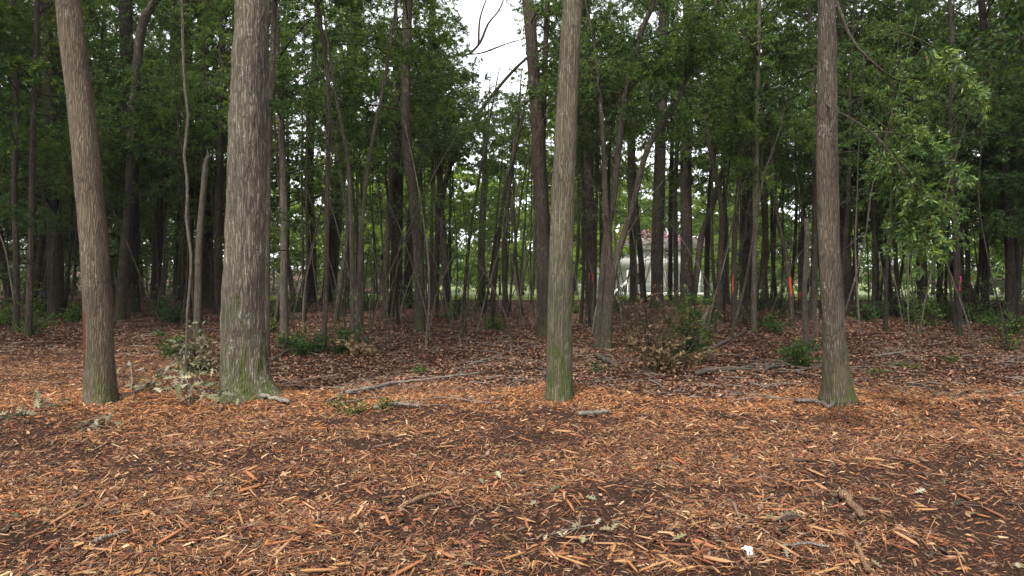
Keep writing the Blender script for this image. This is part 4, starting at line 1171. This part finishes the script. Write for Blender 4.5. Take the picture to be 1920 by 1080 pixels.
def sample_chips(n):
    y = rng.uniform(3.2, 15.5, n * 4); x = rng.uniform(-.84, .84, n * 4) * y
    den = np.minimum(1, 6.2 / y) * np.where(y < chip_limit(x, y), 1, np.exp(-(y - chip_limit(x, y)) * .8) * .4 * np.clip(.6 + fbm(x * 1.3, y * 1.3, 55, 2), .05, 1))
    p = den * bare(x, y) * (y / 15.5) * 3.0
    k = rng.random(n * 4) < p
    return x[k][:n], y[k][:n]
cx, cy = sample_chips(212000)
# crumbs that cover the bare patches too, and drifts against the trunk feet
fy = np.sqrt(rng.uniform(3.2 ** 2, 9.6 ** 2, 38000)); fx_ = rng.uniform(-.84, .84, 38000) * fy
ex_, ey_ = [], []
for t_, k_ in ((h1, .24), (h2, .45), (h3, .24), (h4, .30)):
    a_ = rng.uniform(0, 6.28, 1500); r_ = k_ + np.abs(rng.normal(0, .16, 1500))
    ex_.append(t_.location[0] + r_ * np.cos(a_)); ey_.append(t_.location[1] + r_ * np.sin(a_))
nc = len(cx)
cx = np.concatenate([cx] + ex_ + [fx_]); cy = np.concatenate([cy] + ey_ + [fy])
n = len(cx)
crumb = np.arange(n) >= n - len(fx_)
big = rng.random(n) < .07
fib = rng.random(n) < .34
fines = (rng.random(n) < .22) | crumb
fib = fib & ~crumb
Ln = np.where(big, rng.uniform(.05, .14, n), rng.gamma(2.2, .013, n) + .012)
Ln = np.where(fib, rng.uniform(.04, .12, n), Ln)
Ln = np.where(fines, rng.uniform(.007, .024, n), Ln)
Wd = np.clip(Ln * rng.uniform(.09, .30, n), .0035, .019)
Wd = np.where(fib, rng.uniform(.0028, .006, n), Wd)
Th = Wd * rng.uniform(.2, .5, n) + .001
yaw = rng.uniform(0, 2 * np.pi, n); pit = rng.normal(0, .30, n); rol = rng.normal(0, .6, n)
cyw, syw, cp, sp_, cr, sr_ = np.cos(yaw), np.sin(yaw), np.cos(pit), np.sin(pit), np.cos(rol), np.sin(rol)
ex = np.stack([cyw * cp, syw * cp, sp_], -1)
ey0 = np.stack([-syw, cyw, 0 * yaw], -1); ez0 = np.cross(ex, ey0)
ey = ey0 * cr[:, None] + ez0 * sr_[:, None]; ez = np.cross(ex, ey)
pos = np.stack([cx, cy, gz(cx, cy) + .004 + np.abs(sp_) * Ln * .38 + rng.exponential(.007, n)], -1)
j = rng.uniform(.15, 1.0, (n, 4)); sh = rng.uniform(-.35, .35, n); rt_ = rng.uniform(.15, .42, (n, 2))
def cv(a, b_, c): return pos + ex * (a * Ln)[:, None] + ey * (b_ * Wd)[:, None] + ez * (c * Th)[:, None]
one = np.ones(n)
V = np.stack([cv(-.5 * one, -.5 * j[:, 0], -.5 * one), cv(-.5 * one + .1 * j[:, 1], .5 * j[:, 1], -.5 * one), cv(.5 * one, .5 * j[:, 2], -.5 * one), cv(.5 * one - .15 * j[:, 3], -.5 * j[:, 3], -.5 * one),
              cv(-rt_[:, 0], sh, .5 * one), cv(rt_[:, 1], sh, .5 * one)], 1).reshape(-1, 3)
o6 = np.arange(n)[:, None] * 6
Q = np.concatenate([o6 + np.array([[0, 3, 5, 4]]), o6 + np.array([[2, 1, 4, 5]])])
fresh = np.clip(1 - np.abs(cy - 8.9) / 1.7, 0, 1) * .62
w_base = np.array([.12, .13, .14, .15, .16, .13, .10, .055, .02])
ci = rng.choice(9, n, p=w_base / w_base.sum())
fo = rng.random(n) < fresh
ci[fo] = rng.choice([0, 9, 10, 8, 1], fo.sum(), p=[.2, .38, .22, .1, .1])
ci[fines & (rng.random(n) < .7)] = 3
cc = CHIP[ci] * rng.uniform(.5, 1.25, (n, 1))
tag(mk('mulch', V, Q, M['chip'], cols=np.repeat(cc, 6, 0)), 'thick mulch of small shredded orange-brown wood covering the clearing', 'mulch', kind='stuff')

# the largest slivers, one object each
CM = []
for i in range(12):
    r = np.random.default_rng(700 + i)
    m = 6; t = np.linspace(-.5, .5, m)
    bow = r.uniform(-.10, .10); tw = r.uniform(-.6, .6)
    prof = np.clip(1 - (np.abs(t) * 2) ** r.uniform(2, 6) * r.uniform(.5, .95), .06, 1)
    Vv = []
    for k in range(m):
        a = tw * t[k]; wv, hv = .5 * prof[k] * r.uniform(.75, 1.1), .5 * r.uniform(.7, 1.1) * (.4 + .6 * prof[k])
        for (yy, zz) in ((-1, -1), (1, -.8), (.8, .7), (-.5, 1)):
            y_, z_ = yy * wv * .14, zz * hv * .055
            Vv.append((t[k] + r.normal(0, .012), y_ * math.cos(a) - z_ * math.sin(a) + bow * (t[k] ** 2) * 4 * .3, y_ * math.sin(a) + z_ * math.cos(a) + .05 * bow * t[k]))
    q = [(k * 4 + a, k * 4 + (a + 1) % 4, k * 4 + 4 + (a + 1) % 4, k * 4 + 4 + a) for k in range(m - 1) for a in range(4)] + [(3, 2, 1, 0), tuple((m - 1) * 4 + a for a in range(4))]
    o = mk('wood_chip', np.array(Vv), np.array(q), M['chip'], cols=np.tile(CHIP[[0, 1, 6, 2, 1, 0, 2, 6, 5, 3, 0, 1][i]] * .95, (len(Vv), 1)))
    CM.append(o.data); bpy.data.objects.remove(o)
cnt = 0
while cnt < 300:
    py = 745 + 335 * rng.random() ** .8; px = rng.uniform(0, 1920)
    x, y, z = base_at(px, py)
    if rng.random() > float(bare(np.array([x]), np.array([y]))[0]) + .1: continue
    if any((x - t.location[0]) ** 2 + (y - t.location[1]) ** 2 < .4 for t in (h1, h2, h3, h4)): continue
    L = rng.uniform(.11, .24) * (1.0 if py > 850 else 1.2)
    o = link('wood_chip', CM[cnt % 12])
    p_ = rng.normal(0, .12)
    o.location = (x, y, z + .016 + abs(math.sin(p_)) * L * .4)
    o.rotation_euler = (rng.normal(0, .4), p_, rng.uniform(0, 6.28))
    o.scale = (L, L * rng.uniform(.4, 1.15), L * rng.uniform(.7, 1.3))
    tag(o, ['orange', 'tan', 'yellow-brown', 'red-brown', 'tan', 'orange', 'red-brown', 'yellow-brown', 'grey-brown', 'dark brown', 'orange', 'tan'][cnt % 12] + ' split wood sliver lying loose on top of the mulch', 'wood chip', 'large slivers on the mulch')
    cnt += 1

# clump of fibrous shavings before the brown trunk
x, y, z = base_at(1583, 795)
ck = MB(); r = np.random.default_rng(77)
for k in range(420):
    a = r.uniform(0, 6.28); rr = .30 * math.sqrt(r.random()); h = .20 * (1 - (rr / .32) ** 2)
    p = np.array([rr * math.cos(a), rr * .8 * math.sin(a), h * r.uniform(.3, 1.1)])
    d = r.normal(0, 1, 3); d[2] *= .6; d /= np.linalg.norm(d); ln = r.uniform(.04, .14)
    ck.tube(smooth_path([p - d * ln / 2, p + r.normal(0, .012, 3), p + d * ln / 2], 4), [.001, .003, .003, .001], 3, cap=False)
co = ck.build('shavings_clump', M['chip'], cols=np.repeat(CHIP[r.choice([4, 4, 3, 5, 0, 2], 420)] * r.uniform(.5, 1.1, (420, 1)), 12, 0))
co.location = (x, y, z)
tag(co, 'tangled clump of dark shavings before the brown trunk with swollen foot', 'clump')

# ------------------------------------------------------------------ leaf litter
def litter_leaves(n, d0, d1):
    d = rng.uniform(0, 1, n * 4) * (d1 - d0) + d0
    p = np.minimum(1, (13 / d) ** 2) * d / 13
    k = rng.random(n * 4) < p * .9
    d = d[k]; x = rng.uniform(-.88, .88, len(d)) * d
    lim = chip_limit(x, d)
    k2 = (rng.random(len(d)) < np.clip((d - lim) * .9 + .55, .08, 1))
    return x[k2][:n], d[k2][:n]
lx, ly = litter_leaves(140000, 4, 37)
n = len(lx)
LC = np.array([(.165, .082, .055), (.11, .055, .041), (.22, .125, .080), (.07, .040, .032), (.29, .185, .125), (.17, .066, .045), (.15, .095, .075)])
Ll = rng.uniform(.03, .078, n) * np.clip(.8 + ly / 60, .8, 1.25); Wl = Ll * rng.uniform(.35, .6, n)
yaw = rng.uniform(0, 6.28, n); pit = rng.normal(0, .33, n)
ex = np.stack([np.cos(yaw) * np.cos(pit), np.sin(yaw) * np.cos(pit), np.sin(pit)], -1)
rol = rng.normal(0, .35, n)
ey0 = np.stack([-np.sin(yaw), np.cos(yaw), 0 * yaw], -1); ez0 = np.cross(ex, ey0)
ey = ey0 * np.cos(rol)[:, None] + ez0 * np.sin(rol)[:, None]; ez = np.cross(ex, ey)
curl = rng.uniform(-.25, .5, n)
pos = np.stack([lx, ly, gz(lx, ly) + .012 + np.abs(np.sin(pit)) * Ll * .4 + rng.exponential(.008, n)], -1)
def lv(a, b_, c): return pos + ex * (a * Ln_)[:, None] + ey * (b_ * Wl)[:, None] + ez * (c * curl * Wl)[:, None]
Ln_ = Ll
V = np.stack([lv(-.5, 0, 0), lv(-.15, .5, .9), lv(.22, .42, .8), lv(.5, 0, .3), lv(.22, -.42, .8), lv(-.15, -.5, .9)], 1).reshape(-1, 3)
o6 = np.arange(n)[:, None] * 6
Q = np.concatenate([o6 + np.array([[0, 3, 2, 1]]), o6 + np.array([[0, 5, 4, 3]])])
cc = LC[rng.integers(0, 7, n)] * np.array((.92, .86, .74)) * rng.uniform(.45, 1.3, (n, 1))
tag(mk('leaf_litter', V, Q, M['litter'], cols=np.repeat(cc, 6, 0)), 'brown fallen leaves carpeting the ground under the trees', 'leaf litter', kind='stuff')

# fine twigs mass
n = 4200
d = rng.uniform(9, 34, n); x = rng.uniform(-.85, .85, n) * d
k = d > chip_limit(x, d) - .4; x, d = x[k], d[k]; n = len(x)
p = np.stack([x, d, gz(x, d) + rng.uniform(.012, .05, n)], -1); yaw = rng.uniform(0, 6.28, n); ln = rng.uniform(.1, .5, n)
dv = np.stack([np.cos(yaw), np.sin(yaw), rng.normal(0, .08, n)], -1) * ln[:, None]
bend = np.stack([-np.sin(yaw), np.cos(yaw), 0 * yaw], -1) * (rng.normal(0, .12, n) * ln)[:, None]
rad = rng.uniform(.003, .008, n)[:, None]
side = np.stack([-np.sin(yaw), np.cos(yaw), 0 * yaw], -1) * rad; upv = np.array([0, 0, 1.0]) * rad
rings = []
for f, s, bb in ((-.5, 1, 0), (0, .8, 1), (.5, .4, 0)):
    c = p + dv * f + bend * bb
    rings.append(np.stack([c + side * s, c + upv * 1.4 * s, c - side * s], 1))
V = np.concatenate(rings, 1).reshape(-1, 3)
o9 = np.arange(n)[:, None] * 9
Q = np.concatenate([o9 + np.array([[a, a + 1, a + 4, a + 3]]) for a in (0, 1, 3, 4)])
tag(mk('twig_scatter', V, Q, M['twig']), 'fine dead twigs scattered through the leaf litter', 'twigs', kind='stuff')

# ------------------------------------------------------------------ pale oak leaves and the fallen leafy branches
def oak_leaf_mesh(seed, col):
    r = np.random.default_rng(seed)
    prof = [(0, .03), (.12, .05), (.2, .20), (.28, .07), (.38, .10), (.5, .36), (.55, .12), (.64, .10), (.76, .30), (.8, .09), (.9, .10), (1, .0)]
    up_ = [(a + r.normal(0, .012), b * r.uniform(.8, 1.2)) for a, b in prof]
    dn_ = [(a + r.normal(0, .012), -b * r.uniform(.8, 1.2)) for a, b in prof]
    mid = [(a, 0) for a, _ in prof]
    cu = r.uniform(-.3, .3); cv_ = r.uniform(.1, .6)
    V = [(a, b, cu * (a - .5) ** 2 + cv_ * abs(b) * .6) for a, b in up_ + mid + dn_]
    m = len(prof)
    q = [(i, m + i, m + i + 1, i + 1) for i in range(m - 1)] + [(m + i, 2 * m + i, 2 * m + i + 1, m + i + 1) for i in range(m - 1)]
    o = mk('leaf', np.array(V), np.array(q), M['leaf_dead'], cols=np.tile(np.array(col), (len(V), 1)))
    me = o.data; bpy.data.objects.remove(o); return me
PALE = [(.19, .18, .11), (.145, .145, .08), (.24, .225, .155), (.085, .092, .045), (.16, .13, .075), (.06, .068, .028)]
OAK = [oak_leaf_mesh(800 + i, PALE[i % 6]) for i in range(9)]

def leafy_fall(label, pts, r0, nleaf, spread, seed, lo=.10, hi=.18):
    P = ground_path(pts, .03); r = np.random.default_rng(seed)
    o = empty('fallen_leafy_branch', P[0] - (0, 0, .03)); loc = np.array(o.location)
    path = smooth_path(P - loc, 16)
    b = MB(); b.tube(path, np.linspace(r0, r0 * .4, 16), 7); b.build('stem', M['stick_pale'], o, smooth=True)
    for k in range(nleaf):
        i = r.integers(3, 16); off = r.normal(0, spread, 3); off[2] = abs(off[2]) * .35 - path[i][2] * r.uniform(0, 1)
        g = gz1(*(path[i] + loc + off)[:2]) - loc[2]
        l = link('leaf', OAK[r.integers(len(OAK))], o)
        q = path[i] + off; q[2] = max(q[2], g + .02)
        l.location = q; l.rotation_euler = (r.normal(0, .8), r.normal(.2, .6), r.uniform(0, 6.28)); s = r.uniform(lo, hi); l.scale = (s, s, s)
        if k % 3 == 0:
            b = MB(); b.tube([path[i], path[i] + off * .6, q], [.005, .004, .002], 4); b.build('twig', M['twig'], o)
    return tag(o, label, 'branch')
leafy_fall('fallen grey branch with pale withered oak leaves, between leaning oak and thickest oak', [(222, 752), (262, 740, .03), (300, 726, .10), (330, 705, .25), (352, 690, .45)], .022, 42, .13, 1)
leafy_fall('pile of pale green oak leaves on drooping twig under vine-like stem', [(346, 712, .35), (352, 738, .12), (362, 752), (352, 765)], .014, 46, .16, 2)
leafy_fall('spray of silvery oak leaves against the mossy foot of thickest oak', [(372, 735, .2), (388, 745, .1), (410, 758), (420, 768)], .010, 36, .12, 3)
leafy_fall('withered oak-leaf cluster standing beside the leaning oak foot', [(246, 735), (248, 722, .1), (244, 705, .22)], .010, 18, .08, 4)
leafy_fall('pale oak leaves in front of the leaning oak foot', [(70, 770), (95, 764), (118, 758)], .008, 22, .12, 5)
leafy_fall('dark wilted oak sprig on the mulch near the leaning oak', [(150, 812), (172, 802), (192, 796, .06)], .008, 16, .09, 6, .08, .14)
leafy_fall('wilted grey-green oak sprig lying beside the bark slab', [(1455, 982), (1480, 972), (1500, 978)], .006, 14, .09, 7, .06, .10)
leafy_fall('small dark oak sprig in the mulch ahead of heaped chips', [(1052, 1002), (1072, 1000), (1090, 996)], .006, 14, .08, 8, .05, .09)
leafy_fall('faded oak sprig at the edge of mulch by dark bush', [(0, 790), (25, 782), (40, 778)], .008, 14, .12, 9)
for k in range(70):
    px = rng.uniform(0, 1920); py = rng.uniform(765, 1075)
    x, y, z = base_at(px, py)
    l = link('oak_leaf', OAK[k % 9]); l.location = (x, y, z + .025); l.rotation_euler = (rng.normal(0, .35), rng.normal(0, .25), rng.uniform(0, 6.28)); s = rng.uniform(.05, .11); l.scale = (s,) * 3
    tag(l, 'single withered oak leaf lying loose on the mulch', 'leaf', 'loose oak leaves on the mulch')

LUMP = []
for i in range(5):
    r = np.random.default_rng(900 + i)
    v = np.array([(x, y, z) for x in (-.5, -.17, .17, .5) for y, z in ((-.3, 0), (-.18, .13), (.12, .16), (.3, .02))]) + r.normal(0, .045, (16, 3))
    q = [(k * 4 + a, k * 4 + a + 1, k * 4 + 5 + a, k * 4 + 4 + a) for k in range(3) for a in range(3)] + [(3, 2, 1, 0), (12, 13, 14, 15)] + [(k * 4, k * 4 + 4, k * 4 + 7, k * 4 + 3) for k in range(3)]
    o = mk('bark_lump', v, np.array(q), M['log_bark']); LUMP.append(o.data); bpy.data.objects.remove(o)
for k in range(90):
    px = rng.uniform(0, 1920); py = 760 + 320 * rng.random(); x, y, z = base_at(px, py); sz = rng.uniform(.035, .11)
    o = link('bark_lump', LUMP[k % 5]); o.location = (x, y, z + .012); o.rotation_euler = (rng.normal(0, .3), rng.normal(0, .25), rng.uniform(0, 6.28)); o.scale = (sz, sz * rng.uniform(.5, 1), sz * .8)
    tag(o, 'rough dark lump of bark lying in the mulch', 'bark', 'bark lumps in the mulch')

# scrap of paper
x, y, z = base_at(1400, 1038)
r = np.random.default_rng(5)
g = np.array([(a, b_, .012 + .012 * math.sin(a * 60) + .01 * math.cos(b_ * 90)) for a in np.linspace(-.018, .018, 6) for b_ in np.linspace(-.035, .035, 6)])
g[:, :2] += r.normal(0, .004, (36, 2))
i = np.arange(36).reshape(6, 6); q = np.stack([i[:-1, :-1], i[:-1, 1:], i[1:, 1:], i[1:, :-1]], -1).reshape(-1, 4)
po = mk('paper_scrap', g, q, M['paper'], smooth=True); po.location = (x, y, z + .015); po.rotation_euler = (.35, .2, .6)
tag(po, 'crumpled scrap of white paper lying on the mulch', 'paper')

# pink ribbon tied round the trunk
rt, T = find('pink ribbon trunk') if False else find('wearing a pink ribbon')
zt = zrow(0, 518, rt); zb = zrow(0, 545, rt)
cxr = np.interp(zt, T.path[:, 2], T.path[:, 0]); cyr = np.interp(zt, T.path[:, 2], T.path[:, 1]); rr = np.interp(zt, T.path[:, 2], T.r) + .012
rb = empty('marking_ribbon', (rt.location[0] + cxr, rt.location[1] + cyr, rt.location[2] + zt))
b = MB(); th = np.linspace(0, 2 * np.pi, 21)
v = np.concatenate([np.stack([rr * np.cos(th), rr * np.sin(th), th * 0 - .003], -1), np.stack([rr * np.cos(th), rr * np.sin(th), th * 0 + .004], -1)])
b.add(v, [(k, k + 1, k + 22, k + 21) for k in range(20)]); b.build('loop', M['pink_tape'], rb)
b = MB(); m = 10; t = np.linspace(0, 1, m); L = zt - zb
v = np.concatenate([np.stack([-.022 + .012 * np.sin(t * 7), -rr - .02 - .03 * np.sin(t * 4), -L * t], -1), np.stack([.024 + .012 * np.sin(t * 7 + .4), -rr - .03 - .02 * np.sin(t * 5), -L * t], -1)])
b.add(v, [(k, k + 1, k + 1 + m, k + m) for k in range(m - 1)]); b.build('tail', M['pink_tape'], rb)
tag(rb, 'pink plastic ribbon tied round an upright trunk', 'ribbon')

# ------------------------------------------------------------------ thin haze volume added to give the far trees a pale glow
hz_m = bpy.data.materials.new('glow_haze'); hz_m.use_nodes = True
t = hz_m.node_tree; t.nodes.clear()
vol = t.nodes.new('ShaderNodeVolumePrincipled'); vol.inputs['Color'].default_value = (.93, .96, .95, 1); vol.inputs['Density'].default_value = .0002
t.links.new(vol.outputs[0], t.nodes.new('ShaderNodeOutputMaterial').inputs['Volume'])
b = MB(); b.box((0, 0, 0), (2000, 1500, 34)); ho = b.build('haze', hz_m)
ho.location = (0, 345, 13)
tag(ho, 'faint haze volume added to lighten the far trees', 'haze', kind='stuff')
